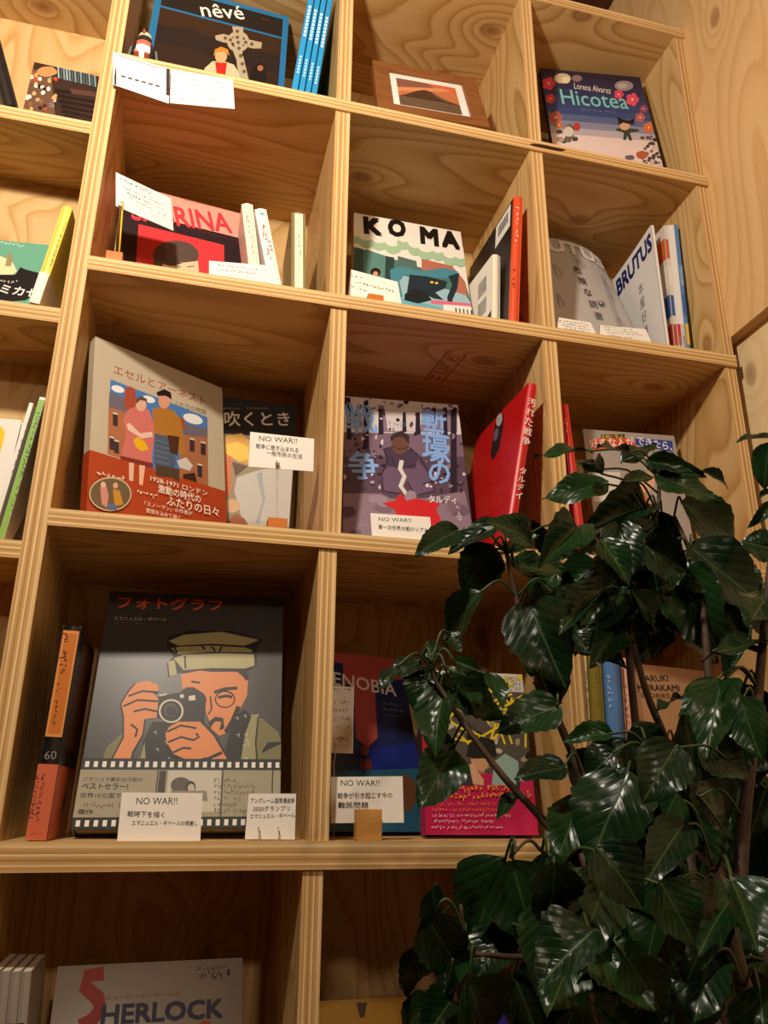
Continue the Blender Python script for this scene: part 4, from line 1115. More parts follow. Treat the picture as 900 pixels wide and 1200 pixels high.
root, fr = book('blue5', 'novel', 'slim pale blue spine squeezed against the lower divider', 'book', '7a9ac8', None, 'front')
p = pS(fr); p.scribble('f0f0f0', (672, 1132), (673, 1146), .002, 3); p.build('spine_print', root)
BOX['greybk'] = ('5', 0.352, 0.06, 0.05, 0.2, 0.0, 0.13, 0.015, 0.205)
root, fr = book('greybk', 'comic_book', 'dark grey comic with pale angular lettering low behind the plant', 'book', '4a4644')
p = pF(fr)
p.fp('a8a49c', [(.1, .55), (.2, .75), (.28, .74), (.24, .6), (.32, .58), (.3, .5), (.2, .5)]); p.fp('a8a49c', [(.4, .62), (.48, .82), (.56, .8), (.52, .66), (.5, .6)]); p.rect('8a8680', .1, .85, .4, .95)
p.build('cover_print', root)
BOX['greybk2'] = ('5', 0.470, 0.10, -0.05, 0.15, 0.0, 0.075, 0.012, 0.235)
root, fr = book('greybk2', 'comic_book', 'plain light grey book low behind the plant near the side panel', 'book', '8a827a')
BOX['bluebar'] = ('5', 0.560, 0.02, 0.06, 0.0, 0.03, 0.012, 0.10, 0.225)
root, fr = book('bluebar', 'comic_book', 'blue book with white barcode label beside the side panel at lower right', 'book', '2a4a9a', None, 'front')
p = pL(fr); p.rect('c8c4bc', 0, .88, 1, 1); p.rect('2c4a98', 0, .0, 1, .88); p.rect('d8d8dc', .1, .62, .9, .83)
for k in range(9): p.rect('2a2a30', .16 + .07 * k, .70, .20 + .07 * k, .80)
p.build('cover_print', root)

# ---- left bay
root, fr = book('darkside', 'comic_album', 'dark album leaning left at the top left corner, golden figures on its cover', 'book', '241c18', None, 'front')
p = pR(fr)
p.rect('2c221c', 0, 0, 1, 1)
for k in range(14): blob_uv = p.fp(RB.choice(['c89a3a', 'a06a28', '6a4a24', 'd8b058']), [(.2 + RB.random() * .5, .4 + RB.random() * .3), (.3 + RB.random() * .5, .45 + RB.random() * .3), (.25 + RB.random() * .5, .55 + RB.random() * .3)])
p.rect('1a1a1e', 0, 0, 1, .33); p.textuv('c8c4bc', (.020, .012), (.068, .012), 'RC', .035, .02)
p.build('cover_print', root)
root, fr = book('darkface', 'comic_album', 'dark brown comic album crowded with tiny figures, on the top left shelf', 'book', '3a2820')
p = pF(fr)
p.poly('6a4a3a', [(26, 78), (60, 86), (65, 140), (18, 130)])
for k in range(46): blob(p, RB.choice(['c8a060', 'e0c8a0', '8a5a3a', '2a1c18', '6a6a70', 'b8442c', 'e8dcc8']), RB.uniform(22, 66), RB.uniform(85, 130), 2.4, 2.6, 7, .5)
blob(p, 'c08a58', 55, 84, 12, 6); 
for k in range(14): p.line(RB.choice(['7a9aa0', '4a5a60', '9ab0b0']), [(68 + k * 3.3, 78 + k * .6), (69 + k * 3.3, 92 + k * .8)], .002)
for k in range(6): p.poly('22120e', [(66 + k * 2, 104 + k * 6), (114, 112 + k * 6.4), (114, 115 + k * 6.4), (64 + k * 2, 108 + k * 6)])
p.poly('5a3a30', [(82, 104), (112, 108), (112, 114), (84, 110)])
p.build('cover_print', root)
root, fr = book('turq', 'comic_book', 'turquoise comic book with black shape and white lettering on the left shelf', 'book', '6aa88e')
p = pF(fr)
p.poly('e0d8a8', [(-20, 296), (0, 300), (14, 306), (20, 318), (10, 326), (-20, 324)]); p.poly('9a8a60', [(6, 312), (9, 298), (13, 296), (15, 304), (13, 312)])
p.poly('1c1614', [(-20, 322), (18, 322), (24, 313), (30, 316), (46, 320), (50, 326), (45, 342), (30, 352), (-20, 356)])
p.text('f0ece4', (-18, 340), (44, 349), 'カミカゼ', 10, .03); p.scribble('d8d4c8', (-10, 328), (22, 331), .003, 6); p.scribble('e8ece4', (-10, 283), (28, 288), .003, 7)
p.build('cover_print', root)
root, fr = book('yellowbk', 'paperback_book', 'yellow book with white foot leaning on the post', 'book', 'ecd458', None, 'front', False)
p = pS(fr); p.rect('e6dfd6', 0, 0, 1, .30); p.scribble('8a7a30', (78, 260), (60, 312), .002, 8); p.build('spine_print', root)
p = pR(fr); p.rect('e6dcc4', 0, 0, 1, .30); p.build('cover_print', root)
BOX['l3yellow'] = ('l3', -0.470, 0.055, -0.10, 0.10, 0.02, 0.112, 0.008, 0.165)
root, fr = book('l3yellow', 'comic_book', 'white book with big yellow rounded block at the left edge', 'book', 'efeae0')
p = pF(fr)
p.fp('f2cc14', [(.0, .12), (.82, .12), (.87, .16), (.87, .88), (.82, .93), (.0, .93)]); p.fp('2a2418', [(.2, .5), (.5, .55), (.5, .6), (.2, .56)])
p.build('cover_print', root)
root, fr = book('l3white', 'paperback_book', 'thin white book sloping beside the green-spined one', 'book', 'ece8e0', None, 'front', False)
p = pS(fr); p.scribble('4a4a40', (33, 495), (14, 555), .0015, 8); p.build('spine_print', root)
root, fr = book('l3green', 'paperback_book', 'white book with green spine sloping against the post', 'book', 'eeeae2', None, 'front', False)
p = pS(fr); p.rect('8ab84a', .05, .0, .95, .98); p.scribble('2a4a1a', (46, 482), (14, 600), .003, 22); p.build('spine_print', root)
p = pR(fr); p.fp('5a3a24', [(.3, 0), (1, 0), (1, .5), (.7, .4)]); p.fp('3a5a2a', [(.5, 0), (1, 0), (1, .25)]); p.build('cover_print', root)

# ------------------------------------------------------------------ handwritten cards and their stands
INKC = '2a2624'
def card(name, label, quad, Y, lean, draw=None, group=None, thick=0.0006, bend=False, yaw=0.0):
    """paper card through four photo corners (TL TR BR BL) on a plane whose foot stands at depth Y"""
    R = rot(yaw, lean, 0)
    n = R @ V((0, -1, 0))
    bl = at(quad[3][0], quad[3][1], Y)
    P = []
    for q in quad:
        d = ray(*q); w = CAM + d * ((bl - CAM).dot(n) / d.dot(n))
        P.append(R.transposed() @ (w - bl))
    W = max(P[1].x, P[2].x); H = max(P[0].z, P[1].z)
    M = R.to_4x4(); M.translation = bl
    root = empty(name, M)
    tag(root, label, 'card', group)
    TLc, TRc, BRc, BLc = P
    vs = [BLc, BRc, TRc, TLc]
    verts = [(v.x, 0, v.z) for v in vs] + [(v.x, thick, v.z) for v in vs]
    mesh_obj('paper', verts, [(0, 1, 2, 3), (7, 6, 5, 4), (0, 4, 5, 1), (1, 5, 6, 2), (2, 6, 7, 3), (3, 7, 4, 0)], M_PAPER, root)
    pr = Print(bl, R, 9, 9, 'F'); pr.z = .0001
    if draw: draw(pr); pr.build('handwriting', root)
    return root, bl, R
def nowar(pr, pts, rows):
    (a, b), h = pts
    pr.text(INKC, a, b, 'NO WAR!!', h, -.012)
    for q0, q1, t, hh in rows: pr.text(INKC, q0, q1, t, hh, .004)

G = lambda a, b: (80 + a / 3.3333, 690 + b / 3.3333)
card('handwritten_card', 'handwritten white card in front of the big charcoal comic book', [(143, 928.5), (237.5, 929.4), (234.5, 987), (137, 987)], .012, .10,
     lambda p: nowar(p, ((G(265, 842), G(425, 842)), 8), [(G(230, 888), G(375, 892), '戦時下を描く', 6.4), (G(248, 922), G(505, 924), 'エマニュエル・ギベールの眼差し', 5.4)]), 'handwritten cards')
r_, bl, R = card('handwritten_card', 'small white card on two wire feet at the right of the charcoal comic', [(291.5, 930), (347, 930), (345.5, 984), (287, 983.4)], .014, .10,
     lambda p: [p.text(INKC, a, b, t, h, .006) for a, b, t, h in ((G(712, 836), G(884, 836), 'アングレーム国際漫画祭', 5.6), (G(722, 868), G(864, 866), '2020グランプリ', 5.6), (G(710, 896), G(886, 892), 'エマニュエル・ギベール', 5.0))], 'handwritten cards')
for a in (303.5, 326.5):
    tube_obj('wire_foot', [R.transposed() @ (at(a, y, Y) - bl) for a, y, Y in ((a, 986, .012), (a + 1, 974, .011), (a - .5, 970, .013), (a - 1, 976, .017), (a, 987, .03))], .0009, M_STEEL, r_)
Q = lambda a, b: (250 + a / 6.92, 460 + b / 6.92)
card('handwritten_card', 'white card on a wire clip in front of the black-topped picture book', [(293.3, 506), (368.2, 514.2), (367.3, 552.5), (291.2, 546.7)], .02, .05,
     lambda p: nowar(p, ((Q(370, 392), Q(680, 414)), 6), [(Q(345, 450), Q(690, 488), '戦争に巻き込まれる', 5.6), (Q(430, 505), Q(720, 538), '一般市民の生活', 5.2)]), 'handwritten cards')
Q2 = lambda a, b: (400 + a / 3.4615, 440 + b / 3.4615)
card('handwritten_card', 'white card leaning at the foot of the purple battlefield comic', [(434, 601.2), (504, 606), (507, 634), (436, 629)], .006, .12,
     lambda p: nowar(p, ((Q2(152, 590), Q2(285, 596)), 4.4), [(Q2(150, 622), Q2(352, 636), '第一次世界大戦のリアル', 5)]), 'handwritten cards')
Q3 = lambda a, b: (380 + a / 3.2143, 740 + b / 3.2143)
card('handwritten_card', 'white card held by a pale wood block below the dark blue picture book', [(387.8, 910.5), (471.8, 909.6), (473.3, 964), (387.8, 964.6)], .022, .06,
     lambda p: nowar(p, ((Q3(62, 582), Q3(208, 582)), 7), [(Q3(50, 628), Q3(256, 626), '戦争が引き起こす今の', 6.4), (Q3(52, 664), Q3(166, 664), '難民問題', 6.6)]), 'handwritten cards')
r_, bl, R = card('handwritten_card', 'upright white card on a wire clip beside the pale title letters', [(386, 803), (414.8, 805.3), (413.6, 883), (385, 882)], .09, .03,
     lambda p: [p.scribble(INKC, Q3(30 + 4 * (k % 2), y), Q3(102 - 6 * (k % 3), y + 2), .0028, 4) for k, y in enumerate((218, 265, 296, 330, 360, 403))], 'handwritten cards')
tube_obj('wire_clip', [R.transposed() @ (at(a, y, .09) - bl) for a, y in ((392.5, 870), (393, 884), (391, 896), (392, 915), (391, 985))], .0008, M_STEEL, r_)
# second row
Q4 = lambda a, b: (100 + a / 3.2143, 190 + b / 3.2143)
def _d(p):
    p.scribble(INKC, Q4(130, 62), Q4(248, 116), .0030, 8)
    for k in range(4): p.scribble(INKC if k < 3 else 'a8a4a0', Q4(140 + 14 * k, 92 + 22 * k), Q4(285 + 9 * k, 158 + 22 * k), .0024, 11)
card('handwritten_card', 'tilted white card on a wire clip over the salmon pink comic', [(135.8, 201.8), (200.2, 232.6), (203.3, 270.3), (135.8, 241.3)], .030, .0, _d, 'handwritten cards', yaw=.42)
def _d(p):
    for k in range(3): p.scribble(INKC if k < 2 else 'b0aca8', Q4(495 + 6 * k, 388 + 16 * k), Q4(650 - 8 * k, 405 + 16 * k), .0022, 12)
card('handwritten_card', 'low white card at the foot of the two leaning novels', [(245, 305.6), (322, 311.7), (328, 336), (245, 323)], .008, .12, _d, 'handwritten cards')
Q5 = lambda a, b: (400 + a / 3.75, 225 + b / 3.75)
def _d(p):
    p.scribble(INKC, Q5(40, 365), Q5(95, 382), .0030, 3); p.scribble(INKC, Q5(60, 396), Q5(235, 436), .0030, 9); p.scribble(INKC, Q5(40, 412), Q5(110, 436), .0024, 6)
card('handwritten_card', 'white card held by a stained block below the teal comic', [(411.2, 315.7), (466, 330.3), (470.7, 357), (408, 346)], .022, .05, _d, 'handwritten cards')
Q6 = lambda a, b: (630 + a / 4.5, 250 + b / 4.5)
def _d(p):
    for k in range(4): p.scribble(INKC, Q6(98 + 14 * k, 562 + 14 * k), Q6(270 + 4 * k, 588 + 15 * k), .0020, 12)
card('handwritten_card', 'low white card at the foot of the silver grey magazine', [(655, 372), (692, 378), (700, 394), (652, 388)], .008, .12, _d, 'handwritten cards')
def _d(p):
    for k in range(4): p.scribble(INKC, Q6(345 + 8 * k, 598 + 15 * k), Q6(500 + 28 * (k % 3), 616 + 14 * k), .0020, 13)
card('handwritten_card', 'low white card between the silver magazine and the navy-titled one', [(703.3, 381), (756.7, 385.6), (764.4, 403), (703.3, 396)], .008, .12, _d, 'handwritten cards')
# two leaflets taped over the edge of the upper shelf
def _d(p):
    p.poly('4a2a24', [(134, 63), (136.5, 64), (136.5, 100), (134, 99)]); p.poly('3a302c', [(195, 80), (199, 81), (198, 121), (194.5, 120)])
    p.line('6a5a56', [(137, 64), (186, 80)], .0012)
    for k in range(6): p.line('4a4442', [(142 + 8 * k, 89 + 2.2 * k), (147 + 8 * k, 90.4 + 2.2 * k)], .003)
    for k in range(7): p.scribble('b8aca8', (142 + 6 * k, 80 + 1.6 * k), (144 + 6 * k, 84 + 1.6 * k), .0016, 2)
card('leaflet', 'printed leaflet with dark edges hanging from the upper shelf under the bird', [(132.4, 60.7), (199.3, 80.9), (197.8, 121.3), (132.4, 98.9)], -.0062, .0, _d, 'leaflets on the upper shelf edge')
def _d(p):
    for k in range(5): p.scribble('8a8480', (210, 92 + 6 * k), (264, 97 + 5.4 * k), .0024, 12)
card('leaflet', 'plain white handwritten leaflet hanging from the upper shelf edge', [(200.3, 80.9), (273, 93.3), (275, 127.6), (199.3, 120.7)], -.0085, .0, _d, 'leaflets on the upper shelf edge')

def stand(label, c, Y, z, size, mat, wire=None, group='card stands', slit=True):
    """small wooden block with a wire clip; c = pixel of its left edge at the given depth"""
    x = at(c[0], c[1], Y).x
    root = empty('card_stand', Matrix.Translation((x, Y, Z0 + z)))
    tag(root, label, 'card stand', group)
    w, d, h = size
    boxes_obj('block', [((0, 0, 0), (w, d, h))], mat, root, .0008)
    if wire:
        o = V((x, Y, Z0 + z))
        pts = spline([V((w / 2, d / 2, h * .6))] + [at(a, b, yy) - o for a, b, yy in wire], 5)
        tube_obj('wire', pts, .0008, M_STEEL, root)
        # spring clip at the top of the wire
        t = pts[-1]
        tube_obj('clip', [t + V((0, -.001, -.008)), t + V((.0018, -.003, -.002)), t + V((0, -.0034, .006)), t + V((-.0018, -.003, -.002)), t + V((0, -.001, -.008))], .0011, M_STEEL, root)
    return root
stand('stained wooden card stand with wire, below the tilted card', (124, 295), .003, SZ['2'], (.020, .016, .017), M_BLOCK, [(136, 280, .012), (139, 262, .02), (141, 240, .028)])
tube_obj('pencil', [at(139.5, 298, .031), at(144, 236, .031)], .0012, flat('yellow_lacquer', hexc('e0c020'), .4))
o = bpy.data.objects['pencil']; tag(o, 'thin yellow stick standing beside the tilted card', 'stick')
stand('stained wooden card stand in front of the teal comic', (431.5, 345), .010, SZ['2'], (.0215, .014, .0185), M_BLOCK)
stand('stained wooden card stand with upright wire, before the black-topped book', (314.3, 610), .010, SZ['3'], (.0225, .018, .017), M_BLOCK, [(325, 590, .0195), (325.2, 565, .0195), (325, 543, .0195)])
stand('pale wooden block holding the card below the dark blue picture book', (418, 970), .006, SZ['4'], (.0275, .014, .031), M_BLOCKP)

# ------------------------------------------------------------------ bird figure on the shelf edge
def figure_bird():
    base = at(166, 72, .004)
    root = empty('bird_figurine', Matrix.Translation((base.x, .008, Z0 + SZ['1'])) @ Matrix.Scale(1.3, 4))
    tag(root, 'small black and white seabird figurine perched on the upper shelf edge', 'figurine')
    bm = bmesh.new()
    prof = [(.0, .000), (.006, .001), (.0105, .006), (.0125, .012), (.012, .018), (.0095, .024), (.0072, .028), (.0068, .031), (.0072, .034), (.0066, .038), (.004, .0412), (0.0005, .0422)]
    n = 16; rings = []
    for r, z in prof:
        rings.append([bm.verts.new((r * math.cos(2 * math.pi * k / n), r * .92 * math.sin(2 * math.pi * k / n) + (.002 if z < .02 else -.001), z)) for k in range(n)])
    for i in range(len(rings) - 1):
        for k in range(n): bm.faces.new([rings[i][k], rings[i][(k + 1) % n], rings[i + 1][(k + 1) % n], rings[i + 1][k]])
    bm.faces.new(rings[0][::-1]); bm.faces.new(rings[-1])
    m = NT('bird_plumage')
    tc = m.node('ShaderNodeTexCoord'); sp = m.node('ShaderNodeSeparateXYZ'); m.link(tc.outputs['Object'], sp.inputs[0])
    front = m.math('LESS_THAN', m.math('ADD', sp.outputs[1], m.math('MULTIPLY', m.math('ABSOLUTE', sp.outputs[0]), .55)), -.0028)
    belly = m.math('MULTIPLY', front, m.math('LESS_THAN', sp.outputs[2], .021))
    chest = m.math('MULTIPLY', front, m.math('LESS_THAN', m.math('ABSOLUTE', m.math('SUBTRACT', sp.outputs[2], .0215)), .003))
    head = m.math('GREATER_THAN', sp.outputs[2], .0335)
    c = m.mix(belly, hexc('2a2826'), hexc('efe8e2')); c = m.mix(chest, c, hexc('d86a54')); c = m.mix(head, c, hexc('d8c8a8'))
    m.link(c, m.b.inputs['Base Color']); m.b.inputs['Roughness'].default_value = .45
    bm_obj('body', bm, m.m, root, True)
    blk = flat('black_feather', hexc('26241f'), .5); org = flat('orange_foot', hexc('c86a4a'), .5)
    for s in (-1, 1):
        v = [(s * .0095, .004, .025), (s * .0135, -.002, .020), (s * .0165, .003, .006), (s * .0150, .006, .001), (s * .0105, .009, .012)]
        vv = v + [(a - s * .002, b, c_) for a, b, c_ in v]
        mesh_obj('wing', vv, [(0, 1, 2, 3, 4), (9, 8, 7, 6, 5)] + [(i, i + 5, (i + 1) % 5 + 5, (i + 1) % 5) for i in range(5)], blk, root)
    b2 = bmesh.new(); bmesh.ops.create_cone(b2, cap_ends=True, segments=8, radius1=.0022, radius2=.0003, depth=.007, matrix=Matrix.Translation((-.001, -.0085, .0365)) @ Matrix.Rotation(1.45, 4, 'X'))
    bm_obj('beak', b2, org, root, True)
    for s in (-1, 1): boxes_obj('foot', [((s * .005 - .0025, -.016, -.0005), (s * .005 + .0025, -.004, .0015))], org, root, .0005)
    boxes_obj('tail', [((-.003, .008, .000), (.003, .020, .003))], blk, root, .0008)
figure_bird()

# ------------------------------------------------------------------ the plant in front of the shelves
def leafmat():
    m = NT('glossy_leaf')
    tc = m.node('ShaderNodeTexCoord'); sp = m.node('ShaderNodeSeparateXYZ'); m.link(tc.outputs['Object'], sp.inputs[0])
    x, y = sp.outputs[0], sp.outputs[1]
    ay = m.math('ABSOLUTE', y)
    oi = m.node('ShaderNodeObjectInfo')
    mid = m.math('SUBTRACT', 1.0, m.math('MINIMUM', 1.0, m.math('MULTIPLY', ay, 55.0)))
    ph = m.math('MULTIPLY', m.math('SUBTRACT', x, m.math('MULTIPLY', ay, 1.15)), 6.5)
    fr_ = m.math('ABSOLUTE', m.math('SUBTRACT', m.math('FRACT', ph), 0.5))
    side = m.math('SUBTRACT', 1.0, m.math('MINIMUM', 1.0, m.math('MULTIPLY', fr_, 14.0)))
    vein = m.math('MAXIMUM', mid, m.math('MULTIPLY', side, 0.3))
    nz = m.node('ShaderNodeTexNoise', _Scale=5.0, _Detail=3.0); m.link(tc.outputs['Object'], nz.inputs['Vector'])
    base = m.mix(oi.outputs['Random'], hexc('0c2012'), hexc('1f3c1a'))
    base = m.mix(m.math('MULTIPLY', nz.outputs['Fac'], .5), base, hexc('0c1a0a'))
    col = m.mix(m.math('MULTIPLY', vein, 0.5), base, hexc('566f3c'))
    m.link(col, m.b.inputs['Base Color'])
    m.b.inputs['Roughness'].default_value = 0.27
    m.b.inputs['Specular IOR Level'].default_value = 0.24
    bul = m.math('SUBTRACT', m.math('MULTIPLY', fr_, 0.2), m.math('MULTIPLY', vein, 0.35))
    nb_ = m.node('ShaderNodeTexNoise', _Scale=3.5, _Detail=0.5); m.link(tc.outputs['Object'], nb_.inputs['Vector'])
    bul = m.math('MULTIPLY_ADD', nb_.outputs['Fac'], 1.8, bul)
    m.bump(bul, 0.12, 0.04)
    return m.m
M_LEAF = leafmat()
M_STEM = NT('brown_stem')
_n = M_STEM.node('ShaderNodeTexNoise', _Scale=60.0, _Detail=3.0)
M_STEM.link(M_STEM.coords((1, 1, 1), False), _n.inputs['Vector'])
M_STEM.link(M_STEM.ramp(_n.outputs['Fac'], [(0.3, hexc('2e2016')), (0.7, hexc('523a28'))]), M_STEM.b.inputs['Base Color'])
M_STEM.b.inputs['Roughness'].default_value = 0.7
M_STEM = M_STEM.m
M_PET = flat('green_leafstalk', hexc('33441f'), .5)
M_POT = flat('terracotta_pot', hexc('9a5a3a'), .7)
M_SOIL = flat('potting_soil', hexc('2a1e14'), .95)

def leaf_mesh(name, seed, droop, fold, wave, wide):
    """unit leaf along +x (0..1), half width about 0.5 along y, toothed towards the tip"""
    r = random.Random(seed)
    NX, NY = 14, 3
    verts, faces = [], []
    for i in range(NX + 1):
        t = i / NX
        w = (math.sin(math.pi * t ** .78) ** .8) * .5 * wide if 0 < t < 1 else (.02 if t == 0 else .004)
        w *= 1 - .18 * t
        if t > .35 and t < 1 and i % 2: w *= .91
        for j in range(-NY, NY + 1):
            s = j / NY
            z = -droop * t * t + fold * abs(s) * w * 1.2 + wave * math.sin(t * 9 + seed + (1.5 if s > 0 else 0)) * abs(s) * .10
            x = t - .03 * abs(s) * (1 - t)
            verts.append((x, s * w, z))
    m = 2 * NY + 1
    for i in range(NX):
        for j in range(m - 1):
            a = i * m + j
            faces.append((a, a + m, a + m + 1, a + 1))
    me = bpy.data.meshes.new(name)
    me.from_pydata(verts, [], faces)
    me.materials.append(M_LEAF)
    me.polygons.foreach_set('use_smooth', [True] * len(me.polygons))
    me.update()
    return me
LEAVES = [leaf_mesh('leaf_blade', 1, .16, .25, .5, 1.0), leaf_mesh('leaf_blade', 2, .30, .45, .6, 1.0), leaf_mesh('leaf_blade', 3, .05, .15, .8, 1.0),
          leaf_mesh('leaf_blade', 4, .42, .30, .5, 1.0), leaf_mesh('leaf_blade', 5, .22, .70, .4, 1.0)]
POTX, POTY = 0.40, -0.34
plant = empty('potted_plant', Matrix.Translation((POTX, POTY, 0)))
tag(plant, 'tall bushy plant with glossy dark green toothed leaves in front of the shelves', 'plant')
PO = V((POTX, POTY, 0))
RL = random.Random(11)
# pot and soil, standing on the floor below the frame
def lathe(name, prof, mat, parent, n=28):
    bm = bmesh.new(); rings = []
    for r, z in prof: rings.append([bm.verts.new((r * math.cos(2 * math.pi * k / n), r * math.sin(2 * math.pi * k / n), z)) for k in range(n)])
    for i in range(len(rings) - 1):
        for k in range(n): bm.faces.new([rings[i][k], rings[i][(k + 1) % n], rings[i + 1][(k + 1) % n], rings[i + 1][k]])
    bm.faces.new(rings[0][::-1])
    if prof[-1][0] > .001: bm.faces.new(rings[-1])
    return bm_obj(name, bm, mat, parent, True)
lathe('pot', [(.11, 0), (.12, .01), (.15, .24), (.16, .245), (.16, .28), (.148, .28), (.143, .25)], M_POT, plant)
lathe('soil', [(.10, .20), (.142, .252), (.05, .262)], M_SOIL, plant)

SEG = []
def branch(pts, r0, r1, name='stem'):
    """pts: (px, py, Y) or world vectors"""
    w = [(p if isinstance(p, V) else at(*p)) - PO for p in pts]
    s = spline(w, 6)
    n = len(s)
    rad = [.72 * (r0 + (r1 - r0) * i / (n - 1)) for i in range(n)]
    tube_obj(name, s, rad, M_STEM, plant, 7)
    SEG.extend([q + PO for q in s])
    return s
hub1 = V((.405, -.335, .26)); hub2 = V((.385, -.35, .26)); hub3 = V((.42, -.33, .26)); hub4 = V((.40, -.36, .26))
branch([hub1, (765, 1190, -.30), (745, 1080, -.28), (705, 975, -.27), (680, 905, -.27), (650, 835, -.26), (622, 770, -.25), (605, 700, -.24), (594, 650, -.24)], .0075, .0028)
branch([hub2, (730, 1150, -.32), (690, 1040, -.30), (642, 968, -.28), (590, 910, -.27), (545, 850, -.26), (512, 800, -.25), (505, 778, -.25)], .006, .0022)
branch([hub3, (800, 1150, -.26), (800, 1020, -.25), (790, 900, -.24), (757, 810, -.23), (738, 740, -.22), (722, 690, -.22), (705, 655, -.22)], .007, .0025)
branch([hub1, (785, 1120, -.28), (770, 1000, -.26), (752, 900, -.25), (745, 850, -.25), (738, 780, -.25), (735, 720, -.25), (748, 660, -.24), (770, 600, -.24), (772, 560, -.24)], .007, .0025)
branch([hub4, (840, 1150, -.33), (845, 1030, -.32), (835, 900, -.30), (832, 820, -.29), (826, 740, -.28), (820, 680, -.27), (806, 640, -.26), (790, 605, -.25)], .007, .0025)
branch([hub4, (872, 1160, -.36), (866, 1080, -.36), (872, 960, -.36), (885, 850, -.36), (893, 762, -.36), (905, 640, -.36), (915, 540, -.36)], .009, .003)
branch([(893, 762, -.36), (870, 757, -.34), (840, 762, -.33), (822, 775, -.32)], .004, .0018)
branch([hub2, (700, 1190, -.34), (640, 1130, -.33), (580, 1120, -.33), (548, 1112, -.33), (540, 1060, -.33)], .004, .0016)
branch([(690, 1040, -.30), (640, 1002, -.30), (620, 985, -.30), (598, 1005, -.31)], .0025, .0014)
branch([(705, 975, -.27), (728, 930, -.29), (760, 905, -.30), (770, 900, -.31)], .0025, .0015)

cnt = 0
def leaf(bx, by, tx, ty, w, Y=-.26, dY=None, face=None, kind=None, stalk=True):
    """one leaf: stalk end and tip in the photograph, blade width in pixels, depth of the leaf"""
    global cnt
    if dY is None: dY = RL.uniform(-.03, .02)
    a, b = at(bx, by, Y), at(tx, ty, Y + dY)
    xa = b - a; L = xa.length; xa.normalize()
    depth = (a - CAM).dot(CF)
    wid = w * depth / FPX
    view = (CAM - a).normalized()
    if face is None: face = RL.uniform(-.5, .5)
    up = V((0, 0, 1))
    nn = view * .75 + up * .55 + view.cross(up).normalized() * face + V((RL.uniform(-.2, .2), 0, RL.uniform(-.2, .2)))
    ya = nn.cross(xa).normalized(); za = xa.cross(ya).normalized()
    if kind is None: kind = RL.choice([0, 0, 1, 2, 2, 3, 4])
    o = bpy.data.objects.new('leaf', LEAVES[kind])
    L *= 1.1
    M = Matrix((xa * L, ya * wid * 1.4, za * L * .8)).transposed().to_4x4()
    M.translation = a - PO
    link(o, plant)
    o.matrix_local = M
    if stalk:
        best = min(SEG, key=lambda q: (q - a).length + max(0, q.z - a.z) * .6)
        if (best - a).length < .16:
            mid = (best + a) / 2 + V((0, -.004, .012))
            tube_obj('leaf_stalk', [q - PO for q in spline([best, mid, a + xa * .002], 4)], .0011, M_PET, plant, 5)
    cnt += 1
    return o
UP = [  # stalk end, tip, width, depth
    (694, 528, 632, 532, 17), (712, 566, 643, 582, 33), (735, 530, 703, 521, 15), (730, 541, 766, 521, 22), (705, 556, 688, 534, 20), (693, 553, 680, 533, 15), (733, 566, 769, 555, 20),
    (757, 592, 694, 614, 38), (758, 541, 823, 549, 20), (768, 556, 838, 583, 32), (823, 553, 856, 566, 13), (798, 590, 869, 632, 46), (808, 640, 900, 712, 62),
    (742, 620, 704, 712, 52), (772, 622, 742, 662, 32), (772, 648, 744, 692, 28), (791, 668, 838, 758, 60), (795, 668, 842, 690, 32),
    (585, 615, 528, 640, 30), (536, 622, 493, 643, 30), (577, 640, 545, 690, 44), (624, 636, 590, 606, 36), (600, 646, 627, 626, 19), (600, 663, 662, 668, 30), (656, 641, 627, 621, 26), (692, 630, 652, 648, 32),
    (694, 616, 667, 641, 30), (770, 613, 698, 657, 24), (621, 706, 652, 788, 66), (624, 708, 670, 694, 34), (642, 770, 656, 818, 40), (625, 792, 611, 764, 13), (655, 828, 590, 850, 44),
    (562, 694, 514, 748, 38), (525, 740, 539, 763, 17), (735, 690, 690, 735, 44), (755, 700, 775, 745, 40), (690, 700, 668, 740, 40), (680, 690, 700, 740, 36), (790, 740, 760, 765, 34), (730, 725, 700, 770, 36), (690, 755, 733, 778, 22),
    (835, 690, 872, 745, 52), (850, 660, 896, 700, 40), (812, 690, 850, 735, 40), (776, 700, 800, 735, 30), (745, 600, 775, 640, 34), (775, 600, 790, 650, 30), (700, 660, 660, 690, 34), (650, 690, 675, 725, 40), (655, 740, 640, 770, 30), (670, 740, 690, 765, 30)]
for L in UP: leaf(*L, Y=-.25 + RL.uniform(-.02, .02))
EDGE = [(905, 514, 868, 511, 11), (902, 520, 893, 568, 27), (904, 577, 886, 583, 9), (905, 590, 882, 614, 13), (908, 645, 873, 633, 42), (905, 690, 880, 725, 40), (900, 752, 838, 762, 26), (880, 745, 850, 790, 26), (885, 700, 905, 745, 40)]
for L in EDGE: leaf(*L, Y=-.35 + RL.uniform(-.02, .02))
LEFT = [(515, 776, 499, 750, 20), (494, 776, 459, 788, 26), (466, 780, 446, 806, 18), (506, 784, 489, 830, 44), (523, 793, 585, 839, 42), (530, 775, 569, 786, 13), (520, 783, 546, 790, 9), (574, 790, 590, 822, 22), (521, 808, 504, 867, 42),
        (532, 868, 508, 882, 30), (532, 876, 497, 940, 46), (606, 931, 582, 951, 17), (545, 846, 551, 864, 16), (540, 800, 560, 830, 26)]
for L in LEFT: leaf(*L, Y=-.25 + RL.uniform(-.02, .02))
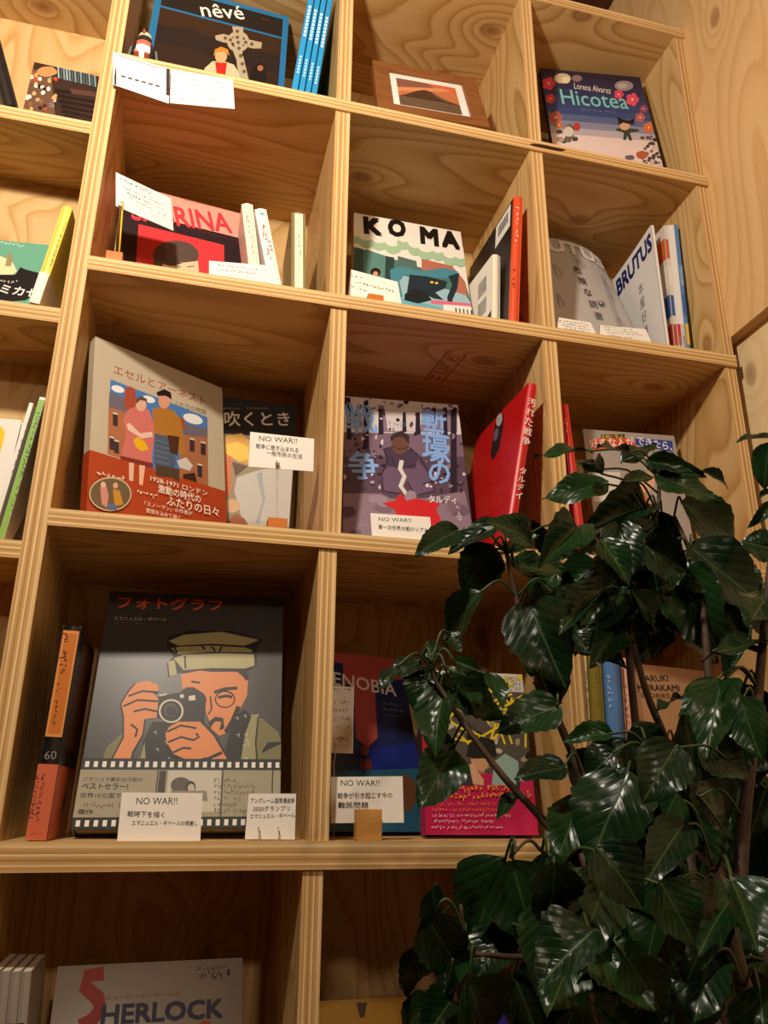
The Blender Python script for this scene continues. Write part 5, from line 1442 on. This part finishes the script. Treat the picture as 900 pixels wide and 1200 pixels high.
LOW = [(515, 1082, 500, 1038, 40), (500, 1074, 540, 1142, 50), (492, 1108, 477, 1163, 36), (592, 1008, 546, 1106, 54), (600, 1010, 624, 1102, 74), (642, 1062, 634, 1152, 54), (712, 1000, 666, 1020, 40), (722, 1040, 660, 1034, 28),
       (690, 1040, 762, 1112, 84), (548, 1150, 572, 1214, 78), (508, 1172, 466, 1208, 32), (706, 1128, 690, 1212, 52), (780, 1104, 888, 1184, 88), (898, 922, 854, 1058, 74), (768, 910, 802, 984, 62), (742, 850, 774, 902, 44),
       (736, 904, 694, 1002, 78), (682, 932, 654, 1002, 44), (716, 860, 666, 862, 24), (662, 900, 610, 906, 32), (800, 832, 832, 962, 64), (882, 806, 872, 924, 66), (797, 818, 769, 831, 13), (843, 815, 802, 823, 25),
       (850, 900, 830, 985, 56), (905, 840, 884, 900, 50), (780, 870, 800, 930, 36), (720, 880, 690, 910, 40), (760, 940, 740, 1010, 56), (800, 960, 830, 1040, 64), (740, 980, 770, 1040, 56), (660, 980, 690, 1040, 50), (640, 1000, 650, 1065, 44),
       (820, 1010, 790, 1090, 60), (860, 1040, 900, 1100, 56), (720, 1060, 700, 1130, 56), (780, 1050, 740, 1110, 60), (650, 1130, 620, 1200, 54), (740, 1140, 760, 1215, 60), (800, 1150, 780, 1220, 60), (860, 1130, 890, 1205, 60), (590, 1090, 560, 1140, 50),
       (600, 1140, 630, 1205, 60), (530, 1170, 500, 1215, 46), (690, 1150, 660, 1215, 50), (830, 940, 870, 1000, 56), (700, 1000, 720, 1050, 50), (870, 980, 905, 1050, 56), (540, 1100, 520, 1160, 40), (880, 1060, 850, 1120, 50)]
for L in LOW: leaf(*L, Y=-.31 + RL.uniform(-.03, .03))
# the deeper leaves that close the crown
for k in range(46):
    x, y = RL.uniform(655, 900), RL.uniform(850, 1195)
    a = RL.uniform(.2, 2.9)
    leaf(x, y, x + 62 * math.cos(a), y + 62 * math.sin(a), RL.uniform(38, 56), Y=-.20 + RL.uniform(-.03, .04))
for k in range(14):
    x, y = RL.uniform(650, 830), RL.uniform(655, 745)
    a = RL.uniform(.2, 2.9)
    leaf(x, y, x + 48 * math.cos(a), y + 48 * math.sin(a), RL.uniform(28, 44), Y=-.17 + RL.uniform(-.02, .03))
for k in range(22):
    x, y = RL.uniform(640, 890), RL.uniform(985, 1190)
    a = RL.uniform(.5, 2.6)
    leaf(x, y, x + 80 * math.cos(a), y + 80 * math.sin(a), RL.uniform(48, 66), Y=-.40 + RL.uniform(-.03, .03))
for k in range(12):
    x, y = RL.uniform(670, 800), RL.uniform(610, 720)
    a = RL.uniform(.5, 2.6)
    leaf(x, y, x + 52 * math.cos(a), y + 52 * math.sin(a), RL.uniform(30, 46), Y=-.27 + RL.uniform(-.03, .03))
for k in range(12):
    x, y = RL.uniform(780, 890), RL.uniform(790, 980)
    a = RL.uniform(.5, 2.6)
    leaf(x, y, x + 66 * math.cos(a), y + 66 * math.sin(a), RL.uniform(40, 56), Y=-.36 + RL.uniform(-.03, .03))
# young shoots at the tips
for px, py, Y in ((594, 648, -.24), (505, 778, -.25), (772, 556, -.24)):
    for k in range(7):
        a = k * .9
        leaf(px, py, px + 14 * math.cos(a), py - 9 - 6 * math.sin(a), 4, Y=Y, dY=.004 * math.sin(a), stalk=False)
